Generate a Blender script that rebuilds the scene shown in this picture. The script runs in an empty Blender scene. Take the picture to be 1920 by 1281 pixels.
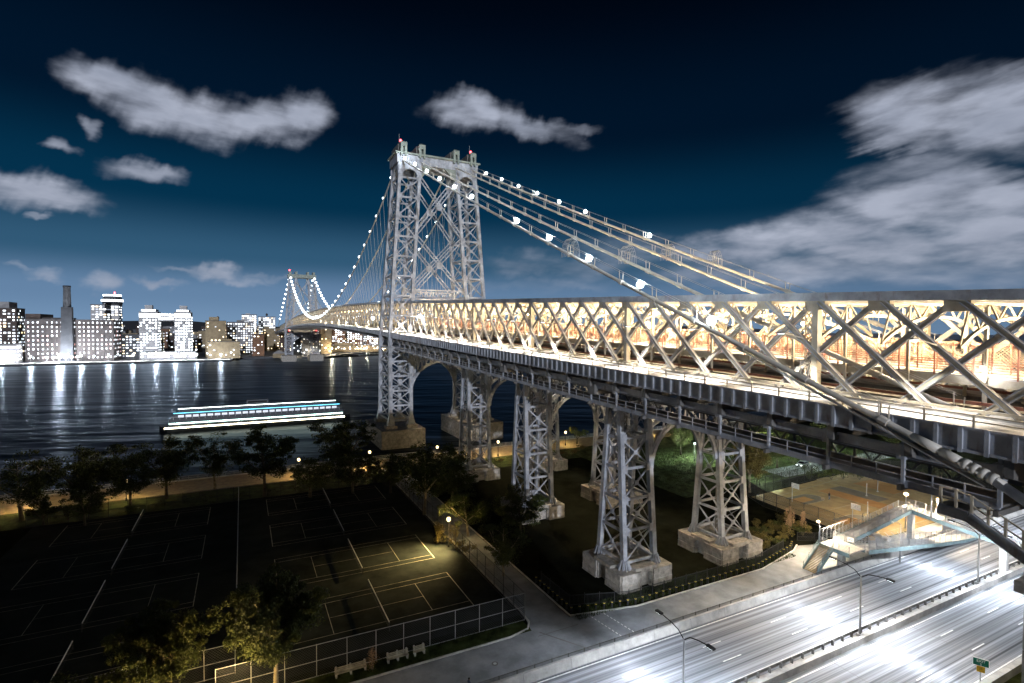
import bpy, math, random
from mathutils import Vector, Matrix
R_ = math.radians
scene = bpy.context.scene
COL = scene.collection
random.seed(7)

# ------------------------------------------------------------------ camera
cam_d = bpy.data.cameras.new('camera')
cam_d.sensor_width = 36.0
cam_d.lens = 18.605
cam_d.clip_start = 0.5
cam_d.clip_end = 20000.0
cam = bpy.data.objects.new('camera', cam_d)
COL.objects.link(cam)
_R = Vector((0.8910669, -0.4538376, 0.0055850)); _U = Vector((0.0069311, 0.0259103, 0.9996402)); _F = Vector((0.4538190, 0.8907077, -0.0262334))
cam.matrix_world = Matrix(((_R.x, _U.x, -_F.x, -63.332), (_R.y, _U.y, -_F.y, -188.050), (_R.z, _U.z, -_F.z, 40.873), (0, 0, 0, 1)))
scene.camera = cam

# ------------------------------------------------------------------ world: night sky with city glow and clouds
SKY_STRENGTH = 1.0
world = bpy.data.worlds.new('World')
scene.world = world
world.use_nodes = True
def build_sky():
    nt = world.node_tree; N = nt.nodes; L = nt.links
    for n in list(N): N.remove(n)
    out = N.new('ShaderNodeOutputWorld'); bg = N.new('ShaderNodeBackground')
    L.new(bg.outputs[0], out.inputs[0]); bg.inputs[1].default_value = SKY_STRENGTH
    tc = N.new('ShaderNodeTexCoord'); sep = N.new('ShaderNodeSeparateXYZ'); L.new(tc.outputs['Generated'], sep.inputs[0])
    def math_(op, a, b=None, c=None):
        n = N.new('ShaderNodeMath'); n.operation = op
        for i, v in enumerate((a, b, c)):
            if v is None: continue
            if isinstance(v, (int, float)): n.inputs[i].default_value = v
            else: L.new(v, n.inputs[i])
        return n.outputs[0]
    el = math_('ARCSINE', sep.outputs[2]); az = math_('ARCTAN2', sep.outputs[0], sep.outputs[1])
    # gradient by elevation (radians / (pi/2))
    elp = math_('MULTIPLY', math_('MAXIMUM', el, 0.0), 1 / (math.pi / 2))
    ramp = N.new('ShaderNodeValToRGB'); ramp.color_ramp.interpolation = 'EASE'
    stops = [(0.0, (.155, .260, .410)), (.035, (.115, .205, .340)), (.075, (.028, .090, .165)), (.135, (.0010, .0270, .064)),
             (.22, (.0004, .0070, .021)), (.36, (.0001, .0016, .0052)), (1.0, (.0001, .0008, .0028))]
    cr = ramp.color_ramp
    while len(cr.elements) < len(stops): cr.elements.new(.5)
    for e, (p, c) in zip(cr.elements, stops): e.position = p; e.color = (*c, 1)
    L.new(elp, ramp.inputs[0])
    # the glow is stronger over the city across the river (az around -0.1 rad) than down-river
    glow = math_('ADD', math_('MULTIPLY', math_('COSINE', math_('ADD', az, .1)), .38), .74)
    gcol = N.new('ShaderNodeVectorMath'); gcol.operation = 'SCALE'; L.new(ramp.outputs[0], gcol.inputs[0]); L.new(glow, gcol.inputs['Scale'])
    # clouds in azimuth / elevation
    comb = N.new('ShaderNodeCombineXYZ'); L.new(az, comb.inputs[0]); L.new(el, comb.inputs[1])
    def noise(scale, detail, rough, vec, stretch=None):
        v = vec
        if stretch:
            m = N.new('ShaderNodeMapping'); L.new(v, m.inputs[0]); m.inputs['Scale'].default_value = stretch[:3]
            m.inputs['Rotation'].default_value = (0, 0, stretch[3]); v = m.outputs[0]
        n = N.new('ShaderNodeTexNoise'); n.inputs['Scale'].default_value = scale; n.inputs['Detail'].default_value = detail
        n.inputs['Roughness'].default_value = rough; L.new(v, n.inputs['Vector']); return n
    dn = noise(14, 4, .52, comb.outputs[0], (1, 1.5, 1, 0))
    dv = N.new('ShaderNodeVectorMath'); dv.operation = 'SUBTRACT'; L.new(dn.outputs['Color'], dv.inputs[0]); dv.inputs[1].default_value = (.5, .5, .5)
    dm = N.new('ShaderNodeVectorMath'); dm.operation = 'MULTIPLY_ADD'; L.new(dv.outputs[0], dm.inputs[0]); dm.inputs[1].default_value = (.085, .05, 0); L.new(comb.outputs[0], dm.inputs[2])
    P = dm.outputs[0]
    # long-drawn fibres: edges combed steeply on the left, along the wind on the right
    wgt = N.new('ShaderNodeMapRange'); L.new(az, wgt.inputs['Value'])
    for k, v in zip(('From Min', 'From Max', 'To Min', 'To Max'), (.45, .8, 0, 1)): wgt.inputs[k].default_value = v
    for ang, sgn, amp in ((1.15, 0, .034), (.22, 1, .075)):
        fn = noise(1.0, 3, .55, comb.outputs[0], (13, 130, 1, 0)) if False else None
        rt = N.new('ShaderNodeMapping'); rt.vector_type = 'POINT'; rt.inputs['Rotation'].default_value = (0, 0, -ang); L.new(comb.outputs[0], rt.inputs[0])
        sc_ = N.new('ShaderNodeMapping'); sc_.inputs['Scale'].default_value = (8, 34, 1) if sgn == 0 else (6, 70, 1); L.new(rt.outputs[0], sc_.inputs[0])
        nn = N.new('ShaderNodeTexNoise'); nn.inputs['Scale'].default_value = 1.0; nn.inputs['Detail'].default_value = 3; nn.inputs['Roughness'].default_value = .5; L.new(sc_.outputs[0], nn.inputs['Vector'])
        wv = wgt.outputs[0] if sgn else math_('SUBTRACT', 1.0, wgt.outputs[0])
        val = math_('MULTIPLY', math_('MULTIPLY', math_('SUBTRACT', nn.outputs['Fac'], .5), amp), wv)
        vm = N.new('ShaderNodeVectorMath'); vm.operation = 'SCALE'; vm.inputs[0].default_value = (math.cos(ang), math.sin(ang), 0); L.new(val, vm.inputs['Scale'])
        ad = N.new('ShaderNodeVectorMath'); ad.operation = 'ADD'; L.new(P, ad.inputs[0]); L.new(vm.outputs[0], ad.inputs[1]); P = ad.outputs[0]
    clouds = [(-0.175, 0.344, 0.054, 0.029, -0.11, 1), (-0.119, 0.328, 0.065, 0.035, -0.11, 1), (-0.055, 0.321, 0.075, 0.034, 0.09, 1), (0.023, 0.329, 0.077, 0.032, 0.1, 1), (0.094, 0.353, 0.056, 0.031, 0.39, .9),
              (-0.228, 0.248, 0.021, 0.011, -0.23, .8), (-0.196, 0.277, 0.015, 0.012, 0.21, .6), (-0.135, 0.233, 0.053, 0.014, 0.09, .8), (-0.252, 0.184, 0.065, 0.022, -0.05, 1), (-0.29, 0.189, 0.042, 0.015, 0.04, .9), (-0.255, 0.152, 0.017, 0.005, 0.05, .7),
              (0.394, 0.38, 0.084, 0.027, -0.06, .9), (0.494, 0.361, 0.095, 0.021, -0.21, .75), (0.583, 0.353, 0.059, 0.009, -0.03, .55),
              (1.118, 0.311, 0.095, 0.042, -0.12, 1), (1.196, 0.293, 0.101, 0.051, -0.23, 1), (1.099, 0.283, 0.078, 0.022, -0.36, .8), (1.12, 0.234, 0.095, 0.027, -0.02, .6), (1.108, 0.19, 0.116, 0.043, 0.05, 1), (1.187, 0.186, 0.097, 0.044, -0.24, .95),
              (1.194, 0.134, 0.096, 0.044, -0.11, 1), (1.012, 0.152, 0.111, 0.038, -0.08, .95), (0.919, 0.146, 0.122, 0.034, 0.15, .95), (0.817, 0.142, 0.071, 0.023, 0.13, .8), (1.069, 0.13, 0.123, 0.037, -0.08, .9),
              (0.511, 0.119, 0.095, 0.026, 0.0, .45), (0.61, 0.114, 0.079, 0.029, -0.01, .45), (0.688, 0.142, 0.086, 0.029, -0.03, .5), (0.47, 0.124, 0.06, 0.012, -0.17, .4),
              (-0.252, 0.072, 0.027, 0.01, -0.07, .75), (-0.178, 0.064, 0.027, 0.014, 0.26, .7), (-0.115, 0.063, 0.031, 0.007, 0.05, .6), (-0.042, 0.086, 0.047, 0.013, -0.03, .75), (-0.079, 0.089, 0.051, 0.006, -0.03, .6), (-0.003, 0.075, 0.048, 0.009, 0.04, .6),
              (-0.281, 0.08, 0.021, 0.005, 0.08, .5), (0.038, 0.084, 0.05, 0.007, 0.04, .5), (0.551, 0.08, 0.2, 0.014, 0, .35), (0.968, 0.095, 0.249, 0.028, -0.04, .7), (1.15, .085, .14, .025, -.1, .6), (.80, .10, .10, .02, 0, .5),
              (1.45, .24, .16, .06, .05, 1), (1.62, .15, .18, .05, 0, .9), (2.1, .3, .2, .05, .1, .9), (-.55, .26, .14, .035, 0, .9), (-.9, .13, .2, .03, 0, .8), (-1.5, .3, .2, .05, .1, .9), (2.8, .2, .25, .05, 0, .9), (-2.3, .2, .3, .05, 0, .9)]
    acc = None
    for (a, e, ra, rb, rot, s) in clouds:
        m = N.new('ShaderNodeMapping'); m.vector_type = 'TEXTURE'; L.new(P, m.inputs[0])
        m.inputs['Location'].default_value = (a, e, 0); m.inputs['Rotation'].default_value = (0, 0, rot); m.inputs['Scale'].default_value = (ra * 1.62, rb * 1.75, 1)
        ln = N.new('ShaderNodeVectorMath'); ln.operation = 'LENGTH'; L.new(m.outputs[0], ln.inputs[0])
        mr = N.new('ShaderNodeMapRange'); mr.interpolation_type = 'SMOOTHSTEP'
        for k, v in zip(('From Min', 'From Max', 'To Min', 'To Max'), (1.0, .12, 0.0, s)): mr.inputs[k].default_value = v
        L.new(ln.outputs['Value'], mr.inputs['Value'])
        acc = mr.outputs[0] if acc is None else math_('SMOOTH_MAX', acc, mr.outputs[0], .12)
    st = noise(26, 4, .5, comb.outputs[0], (.45, 1.5, 1, .35))
    dens = math_('MULTIPLY', acc, math_('ADD', math_('MULTIPLY', st.outputs['Fac'], 1.5), .16))
    mrd = N.new('ShaderNodeMapRange'); mrd.interpolation_type = 'SMOOTHSTEP'
    for k, v in zip(('From Min', 'From Max', 'To Min', 'To Max'), (.10, 1.12, 0, 1)): mrd.inputs[k].default_value = v
    L.new(dens, mrd.inputs['Value'])
    dens = math_('MINIMUM', mrd.outputs[0], .95)
    soft = noise(9, 4, .55, comb.outputs[0], (1, 2.2, 1, 0))
    cc = N.new('ShaderNodeMix'); cc.data_type = 'RGBA'
    L.new(soft.outputs['Fac'], cc.inputs[0]); cc.inputs[6].default_value = (.19, .225, .305, 1); cc.inputs[7].default_value = (.56, .60, .72, 1)
    mix = N.new('ShaderNodeMix'); mix.data_type = 'RGBA'; L.new(dens, mix.inputs[0]); L.new(gcol.outputs[0], mix.inputs[6]); L.new(cc.outputs[2], mix.inputs[7])
    L.new(mix.outputs[2], bg.inputs[0])
build_sky()

# ------------------------------------------------------------------ city fill (the one sun lamp), added in place of city light on the steel, low behind camera
sun_d = bpy.data.lights.new('city_fill', 'SUN'); sun_d.energy = 2.4; sun_d.angle = R_(0.6); sun_d.color = (.86, .90, 1.0)
sun = bpy.data.objects.new('city_fill', sun_d); COL.objects.link(sun)
SUN_DIR = Vector((0.19, 0.965, -0.150)).normalized()
sun.rotation_euler = SUN_DIR.to_track_quat('-Z', 'Y').to_euler()
sun.location = (0, -300, 200)

# ------------------------------------------------------------------ render settings
vs = scene.view_settings
vs.view_transform = 'Standard'; vs.look = 'None'; vs.exposure = 0.0; vs.gamma = 1.0; vs.use_curve_mapping = False
scene.cycles.use_denoising = True
try: scene.cycles.denoiser = 'OPENIMAGEDENOISE'
except Exception: pass
scene.cycles.max_bounces = 5; scene.cycles.diffuse_bounces = 2; scene.cycles.glossy_bounces = 3; scene.cycles.transparent_max_bounces = 16; scene.cycles.transmission_bounces = 3
scene.cycles.sample_clamp_indirect = 4.0
scene.cycles.caustics_reflective = False; scene.cycles.caustics_refractive = False
scene.cycles.use_adaptive_sampling = True; scene.cycles.adaptive_threshold = 0.02

# ------------------------------------------------------------------ materials
MATS = {}
def mat(name, col, rough=.7, metal=0., var=.25, scale=.6, bump=0., bscale=8., spec=.4, col2=None, stretch=None, rust=0):
    m = bpy.data.materials.new(name); m.use_nodes = True; nt = m.node_tree; N = nt.nodes; L = nt.links
    b = N['Principled BSDF']; b.inputs['Roughness'].default_value = rough; b.inputs['Metallic'].default_value = metal
    b.inputs['Specular IOR Level'].default_value = spec
    g = N.new('ShaderNodeNewGeometry'); vec = g.outputs['Position']
    if stretch:
        mp = N.new('ShaderNodeMapping'); mp.inputs['Scale'].default_value = stretch; L.new(vec, mp.inputs[0]); vec = mp.outputs[0]
    n = N.new('ShaderNodeTexNoise'); n.inputs['Scale'].default_value = scale; n.inputs['Detail'].default_value = 6; n.inputs['Roughness'].default_value = .65; L.new(vec, n.inputs['Vector'])
    r = N.new('ShaderNodeValToRGB'); L.new(n.outputs['Fac'], r.inputs[0])
    c2 = col2 or tuple(max(0, c * (1 - var)) for c in col); c1 = tuple(min(1, c * (1 + var * .6)) for c in col)
    r.color_ramp.elements[0].position = .32; r.color_ramp.elements[0].color = (*c2, 1)
    r.color_ramp.elements[1].position = .66; r.color_ramp.elements[1].color = (*c1, 1)
    L.new(r.outputs[0], b.inputs['Base Color'])
    if bump:
        n2 = N.new('ShaderNodeTexNoise'); n2.inputs['Scale'].default_value = bscale; n2.inputs['Detail'].default_value = 4; L.new(vec, n2.inputs['Vector'])
        bp = N.new('ShaderNodeBump'); bp.inputs['Strength'].default_value = bump; bp.inputs['Distance'].default_value = .1; L.new(n2.outputs['Fac'], bp.inputs['Height']); L.new(bp.outputs[0], b.inputs['Normal'])
    if rust:
        mp2 = N.new('ShaderNodeMapping'); mp2.inputs['Scale'].default_value = (1, 1, .28); L.new(g.outputs['Position'], mp2.inputs[0])
        n3 = N.new('ShaderNodeTexNoise'); n3.inputs['Scale'].default_value = 1.3; n3.inputs['Detail'].default_value = 7; n3.inputs['Roughness'].default_value = .7; L.new(mp2.outputs[0], n3.inputs['Vector'])
        r3 = N.new('ShaderNodeMapRange'); L.new(n3.outputs['Fac'], r3.inputs['Value'])
        for k, v in zip(('From Min', 'From Max', 'To Min', 'To Max'), (.56, .74, 0, rust)): r3.inputs[k].default_value = v
        mx = N.new('ShaderNodeMix'); mx.data_type = 'RGBA'; L.new(r3.outputs[0], mx.inputs[0]); L.new(r.outputs[0], mx.inputs[6]); mx.inputs[7].default_value = (.17, .105, .065, 1); L.new(mx.outputs[2], b.inputs['Base Color'])
    MATS[name] = m
    return m
def em(name, col, strength):
    m = bpy.data.materials.new(name); m.use_nodes = True; N = m.node_tree.nodes; b = N['Principled BSDF']
    b.inputs['Base Color'].default_value = (.8, .8, .8, 1); b.inputs['Emission Color'].default_value = (*col, 1); b.inputs['Emission Strength'].default_value = strength; b.inputs['Roughness'].default_value = .5
    MATS[name] = m
    return m
mat('steel', (.32, .34, .38), .55, .0, .5, .35, .15, 5, .35, rust=.75)
mat('steel_dark', (.13, .125, .12), .6, 0, .35, .5, .1, 5)
mat('steel_tan', (.46, .41, .32), .55, 0, .4, .35, .12, 5, .35, rust=.6)
mat('cable_paint', (.60, .57, .51), .45, 0, .25, .5)
mat('cap_green', (.22, .25, .22), .6, 0, .3, .5)
mat('rust_red', (.26, .10, .07), .6, 0, .3, 2.)
mat('black_iron', (.018, .02, .022), .5, 0, .3, 2.)
mat('galv', (.42, .43, .44), .4, .6, .2, 2.)
mat('stone', (.33, .31, .28), .85, 0, .45, 1.1, .5, 4)
mat('concrete', (.44, .43, .41), .85, 0, .35, .5, .2, 6)
mat('concrete_deck', (.34, .34, .34), .8, 0, .25, .4)
mat('ground_soil', (.014, .015, .010), 1.0, 0, .5, .25, .6, 3, 0.0)
mat('grass', (.050, .066, .024), 1.0, 0, .75, .55, .8, 12, .05)
mat('court', (.022, .026, .023), 1.0, 0, .45, .3, 0, 8, .02)
mat('paint_white', (.75, .75, .73), .6, 0, .3, 3.)
mat('paint_worn', (.34, .32, .24), .7, 0, .6, 1.)
mat('path_asphalt', (.23, .245, .265), .85, 0, .35, .35, .15, 20)
mat('path_paver', (.26, .21, .14), .85, 0, .3, .8, .3, 6)
mat('asphalt', (.25, .26, .28), .8, 0, .75, 1.0, .10, 12, .2, col2=(.045, .047, .053), stretch=(.005, 2.1, 1))  # pale lengthwise streaks in the colour stand in for vehicle light trails
mat('bball_tan', (.30, .22, .10), .85, 0, .25, .35)
mat('bball_orange', (.36, .19, .06), .8, 0, .2, .5)
mat('bball_grey', (.16, .14, .11), .85, 0, .25, .5)
mat('bark', (.10, .085, .06), .9, 0, .5, 2., .6, 8)
mat('bark_pale', (.26, .22, .15), .9, 0, .6, 1.5, .5, 8)
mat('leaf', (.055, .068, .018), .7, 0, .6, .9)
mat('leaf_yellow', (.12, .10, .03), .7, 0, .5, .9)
mat('leaf_pale', (.30, .20, .12), .8, 0, .4, 1.2)
mat('teal_paint', (.21, .29, .30), .5, 0, .3, 1.)
mat('brick', (.085, .075, .075), .85, 0, .3, .25)
mat('brick_dark', (.055, .040, .036), .85, 0, .3, .25)
mat('brick_red', (.15, .085, .055), .85, 0, .35, .25)
mat('bld_tan', (.24, .19, .12), .85, 0, .3, .2)
mat('bld_grey', (.20, .20, .21), .8, 0, .3, .2)
mat('bld_dark', (.05, .055, .065), .7, 0, .3, .2)
mat('bld_white', (.42, .42, .43), .7, 0, .2, .2)
mat('roofing', (.07, .07, .075), .9, 0, .3, .2)
mat('tyre', (.015, .015, .015), .8)
mat('rim', (.4, .4, .42), .3, .9)
mat('car_silver', (.42, .43, .45), .25, .5, .05)
mat('car_black', (.02, .02, .024), .2, .2, .05)
mat('car_white', (.70, .70, .69), .25, 0, .05)
mat('car_blue', (.03, .06, .16), .25, .2, .05)
mat('car_red', (.26, .02, .02), .25, .1, .05)
mat('taxi_yellow', (.62, .36, .02), .3, 0, .05)
mat('glass_dark', (.012, .014, .018), .08, 0, .1, 1, 0, 1, .6)
mat('hull_dark', (.02, .025, .035), .5)
mat('rock', (.05, .05, .05), .9, 0, .5, 1.5, .6, 3)
mat('skin', (.36, .22, .15), .6, 0, .1)
mat('cloth_dark', (.02, .02, .025), .9, 0, .2)
mat('cloth_blue', (.05, .07, .12), .9, 0, .2)
mat('hair', (.012, .010, .009), .6)
mat('dog_fur', (.32, .24, .14), .9, 0, .3, 6)
mat('sign_green', (.005, .13, .09), .45, 0, .1)
mat('sign_yellow', (.55, .33, .02), .45, 0, .1)
mat('band_yellow', (.75, .55, .06), .4, 0, .1)
em('lamp_cold', (.80, .93, 1.0), 4.0)
em('lamp_cold_far', (.82, .93, 1.0), 5.0)
em('lamp_warm', (1.0, .68, .30), 4.0)
em('lamp_warm_soft', (1.0, .66, .30), 8.0)
em('lamp_sodium', (1.0, .70, .32), 5.0)
em('lamp_green', (.72, 1.0, .86), 4.0)
em('lamp_red', (1.0, .03, .04), 12.0)
em('head_light', (.95, .97, 1.0), 6.0)
em('tail_light', (1.0, .03, .03), 14.0)
em('win_white', (.86, .93, 1.0), 2.6)
em('win_bright', (.88, .95, 1.0), 4.5)
em('win_warm', (1.0, .76, .45), 3.0)
em('win_pink', (1.0, .50, .45), 1.6)
em('win_dim', (.75, .82, 1.0), .45)
em('strip_white', (.90, 1.0, .98), 8.0)
em('strip_cyan', (.05, .65, 1.0), 4.0)
em('strip_mint', (.62, 1.0, .88), 6.0)
em('strip_cream', (1.0, .90, .62), 11.0)

# foliage: thin translucent leaves
for nm in ('leaf', 'leaf_yellow', 'leaf_pale'):
    MATS[nm].node_tree.nodes['Principled BSDF'].inputs['Specular IOR Level'].default_value = .2

# chain-link: wires crossing diagonally, open between
def chain(name, col, open_=.80, scale=9.0):
    m = bpy.data.materials.new(name); m.use_nodes = True; nt = m.node_tree; N = nt.nodes; L = nt.links; b = N['Principled BSDF']
    b.inputs['Base Color'].default_value = (*col, 1); b.inputs['Roughness'].default_value = .5; b.inputs['Metallic'].default_value = .3
    tc = N.new('ShaderNodeTexCoord'); outs = []
    uvn = tc.outputs['UV']
    for a in (45, -45):
        mp = N.new('ShaderNodeMapping'); mp.inputs['Rotation'].default_value = (0, 0, R_(a)); L.new(uvn, mp.inputs[0])
        w = N.new('ShaderNodeTexWave'); w.inputs['Scale'].default_value = scale / 6.0; L.new(mp.outputs[0], w.inputs['Vector'])
        g = N.new('ShaderNodeMath'); g.operation = 'GREATER_THAN'; L.new(w.outputs['Fac'], g.inputs[0]); g.inputs[1].default_value = open_ + .14; outs.append(g.outputs[0])
    mx = N.new('ShaderNodeMath'); mx.operation = 'MAXIMUM'; L.new(outs[0], mx.inputs[0]); L.new(outs[1], mx.inputs[1])
    L.new(mx.outputs[0], b.inputs['Alpha'])
    MATS[name] = m
chain('chain_dark', (.03, .032, .035))
chain('chain_galv', (.40, .40, .40), .845)
chain('chain_red', (.50, .38, .27), .85)

def water_mat():
    m = bpy.data.materials.new('water'); m.use_nodes = True; nt = m.node_tree; N = nt.nodes; L = nt.links
    N.remove(N['Principled BSDF']); out = N['Material Output']
    g = N.new('ShaderNodeNewGeometry'); h = None
    rot = N.new('ShaderNodeMapping'); rot.inputs['Rotation'].default_value = (0, 0, R_(20)); L.new(g.outputs['Position'], rot.inputs[0])
    for sc, st, w in ((.08, (.30, 1, 1), 1.5), (.26, (.22, 1, 1), .28), (.022, (.5, 1, 1), 3.0)):
        mp = N.new('ShaderNodeMapping'); mp.inputs['Scale'].default_value = st; L.new(rot.outputs[0], mp.inputs[0])
        n = N.new('ShaderNodeTexNoise'); n.inputs['Scale'].default_value = sc; n.inputs['Detail'].default_value = 3; n.inputs['Roughness'].default_value = .5; L.new(mp.outputs[0], n.inputs['Vector'])
        q = N.new('ShaderNodeMath'); q.operation = 'MULTIPLY'; L.new(n.outputs['Fac'], q.inputs[0]); q.inputs[1].default_value = w
        if h is None: h = q.outputs[0]
        else:
            a = N.new('ShaderNodeMath'); a.operation = 'ADD'; L.new(h, a.inputs[0]); L.new(q.outputs[0], a.inputs[1]); h = a.outputs[0]
    bp = N.new('ShaderNodeBump'); bp.inputs['Strength'].default_value = .8; bp.inputs['Distance'].default_value = .8; L.new(h, bp.inputs['Height'])
    df = N.new('ShaderNodeBsdfDiffuse'); df.inputs[0].default_value = (.002, .004, .007, 1)
    gl = N.new('ShaderNodeBsdfGlossy'); gl.inputs['Roughness'].default_value = .30; gl.inputs['Color'].default_value = (.24, .28, .33, 1); L.new(bp.outputs[0], gl.inputs['Normal'])
    fr = N.new('ShaderNodeFresnel'); fr.inputs[0].default_value = 1.33; L.new(bp.outputs[0], fr.inputs['Normal'])
    mx = N.new('ShaderNodeMixShader'); L.new(fr.outputs[0], mx.inputs[0]); L.new(df.outputs[0], mx.inputs[1]); L.new(gl.outputs[0], mx.inputs[2]); L.new(mx.outputs[0], out.inputs[0])
    MATS['water'] = m
water_mat()

# ------------------------------------------------------------------ geometry helpers
WORLD = {}
def new_obj(name, data, parent=None, M=None):
    o = bpy.data.objects.new(name, data); COL.objects.link(o)
    M = M if M is not None else Matrix.Identity(4)
    if parent is not None:
        o.parent = parent; o.matrix_parent_inverse = WORLD[parent.name].inverted()
    o.matrix_basis = M
    WORLD[o.name] = M
    return o
def thing(name, label, cat, loc=(0, 0, 0), group=None, kind=None):
    o = new_obj(name, None, None, Matrix.Translation(loc)); o.empty_display_size = .5
    return tag(o, label, cat, group, kind)
def tag(o, label=None, cat=None, group=None, kind=None):
    if label: o['label'] = label
    if cat: o['category'] = cat
    if group: o['group'] = group
    if kind: o['kind'] = kind
    return o
class MB:
    def __init__(s): s.v = []; s.f = []; s.uv = None
    def add(s, vs, fs):
        b = len(s.v); s.v.extend(tuple(v) for v in vs); s.f.extend(tuple(i + b for i in f) for f in fs); return s
    def box(s, x0, x1, y0, y1, z0, z1):
        return s.add([(x0, y0, z0), (x1, y0, z0), (x1, y1, z0), (x0, y1, z0), (x0, y0, z1), (x1, y0, z1), (x1, y1, z1), (x0, y1, z1)],
                     [(0, 3, 2, 1), (4, 5, 6, 7), (0, 1, 5, 4), (1, 2, 6, 5), (2, 3, 7, 6), (3, 0, 4, 7)])
    def beam(s, p, q, w, h, up=(0, 0, 1), w2=None, h2=None):
        p = Vector(p); q = Vector(q); d = (q - p).normalized(); u = Vector(up)
        if abs(d.dot(u)) > .98: u = Vector((0, 1, 0)) if abs(d.y) < .9 else Vector((1, 0, 0))
        sd = d.cross(u).normalized(); u = sd.cross(d)
        w2 = w2 or w; h2 = h2 or h
        vs = [p - sd * w / 2 - u * h / 2, p + sd * w / 2 - u * h / 2, p + sd * w / 2 + u * h / 2, p - sd * w / 2 + u * h / 2,
              q - sd * w2 / 2 - u * h2 / 2, q + sd * w2 / 2 - u * h2 / 2, q + sd * w2 / 2 + u * h2 / 2, q - sd * w2 / 2 + u * h2 / 2]
        return s.add(vs, [(0, 3, 2, 1), (4, 5, 6, 7), (0, 1, 5, 4), (1, 2, 6, 5), (2, 3, 7, 6), (3, 0, 4, 7)])
    def tube(s, pts, r, n=8, cap=True):
        pts = [Vector(p) for p in pts]; rs = r if isinstance(r, (list, tuple)) else [r] * len(pts); b = len(s.v); rings = []
        for i, p in enumerate(pts):
            d = (pts[min(i + 1, len(pts) - 1)] - pts[max(i - 1, 0)]).normalized()
            u = Vector((0, 0, 1)) if abs(d.z) < .9 else Vector((1, 0, 0)); a = d.cross(u).normalized(); c = a.cross(d)
            for k in range(n):
                t = 2 * math.pi * k / n; s.v.append(tuple(p + (a * math.cos(t) + c * math.sin(t)) * rs[i]))
        for i in range(len(pts) - 1):
            for k in range(n):
                s.f.append((b + i * n + k, b + i * n + (k + 1) % n, b + (i + 1) * n + (k + 1) % n, b + (i + 1) * n + k))
        if cap: s.f.append(tuple(b + k for k in range(n))[::-1]); s.f.append(tuple(b + (len(pts) - 1) * n + k for k in range(n)))
        return s
    def prism(s, poly, z0, z1):          # poly in xy (counter-clockwise)
        n = len(poly)
        return s.add([(x, y, z0) for x, y in poly] + [(x, y, z1) for x, y in poly],
                     [tuple(range(n))[::-1], tuple(range(n, 2 * n))] + [(i, (i + 1) % n, n + (i + 1) % n, n + i) for i in range(n)])
    def sphere(s, c, r, nu=10, nv=7, sz=1.0):
        b = len(s.v); c = Vector(c)
        for j in range(nv + 1):
            ph = math.pi * j / nv - math.pi / 2
            for i in range(nu):
                t = 2 * math.pi * i / nu; s.v.append((c.x + r * math.cos(ph) * math.cos(t), c.y + r * math.cos(ph) * math.sin(t), c.z + r * sz * math.sin(ph)))
        for j in range(nv):
            for i in range(nu):
                s.f.append((b + j * nu + i, b + j * nu + (i + 1) % nu, b + (j + 1) * nu + (i + 1) % nu, b + (j + 1) * nu + i))
        return s
    def sheet(s, x0, x1, y0, y1, z): return s.add([(x0, y0, z), (x1, y0, z), (x1, y1, z), (x0, y1, z)], [(0, 1, 2, 3)])
    def poly(s, pts): return s.add(pts, [tuple(range(len(pts)))])
    def mesh(s, name, m, smooth=False):
        me = bpy.data.meshes.new(name); me.from_pydata(s.v, [], s.f); me.materials.append(MATS[m])
        if smooth:
            for p in me.polygons: p.use_smooth = True
        return me
    def build(s, name, m, parent=None, smooth=False, **kw):
        return tag(new_obj(name, s.mesh(name, m, smooth), parent), **kw)
UNIT = {}
def unit(m):
    if m not in UNIT: UNIT[m] = MB().box(-.5, .5, -.5, .5, -.5, .5).mesh('unit_bar_' + m, m)
    return UNIT[m]
def frame(p, q, w, h, up=(0, 0, 1)):
    p = Vector(p); q = Vector(q); d = q - p; ln = d.length; d = d / ln; u = Vector(up)
    if abs(d.dot(u)) > .98: u = Vector((0, 1, 0)) if abs(d.y) < .9 else Vector((1, 0, 0))
    sd = d.cross(u).normalized(); u = sd.cross(d); c = (p + q) / 2
    a = d * ln; b = sd * w; e = u * h
    return Matrix(((a.x, b.x, e.x, c.x), (a.y, b.y, e.y, c.y), (a.z, b.z, e.z, c.z), (0, 0, 0, 1)))
def bar(name, parent, p, q, w, h, m, up=(0, 0, 1)): return new_obj(name, unit(m), parent, frame(p, q, w, h, up))
def block(name, parent, x0, x1, y0, y1, z0, z1, m):
    return new_obj(name, unit(m), parent, Matrix(((x1 - x0, 0, 0, (x0 + x1) / 2), (0, y1 - y0, 0, (y0 + y1) / 2), (0, 0, z1 - z0, (z0 + z1) / 2), (0, 0, 0, 1))))
def light(kind, parent, loc, energy, col, size=.25, target=None, cone=120, blend=.6):
    d = bpy.data.lights.new('lamp_light', kind); d.energy = energy; d.color = col; d.shadow_soft_size = size
    o = bpy.data.objects.new('lamp_light', d); COL.objects.link(o); M = Matrix.Translation(loc)
    if kind == 'SPOT': d.spot_size = R_(cone); d.spot_blend = blend
    if target is not None: M = M @ (Vector(target) - Vector(loc)).to_track_quat('-Z', 'Y').to_matrix().to_4x4()
    o.parent = parent; o.matrix_parent_inverse = WORLD[parent.name].inverted(); o.matrix_basis = M
    return o
def copy_tree(o, M, parent=None, **kw):
    """copy a thing built round the origin, with its parts, to world matrix M"""
    c = o.copy(); COL.objects.link(c); c.matrix_basis = M @ o.matrix_basis if parent is None else o.matrix_basis
    c.parent = parent
    for ch in o.children:
        copy_tree(ch, M, c)
    if parent is None: tag(c, **kw)
    return c
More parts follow.
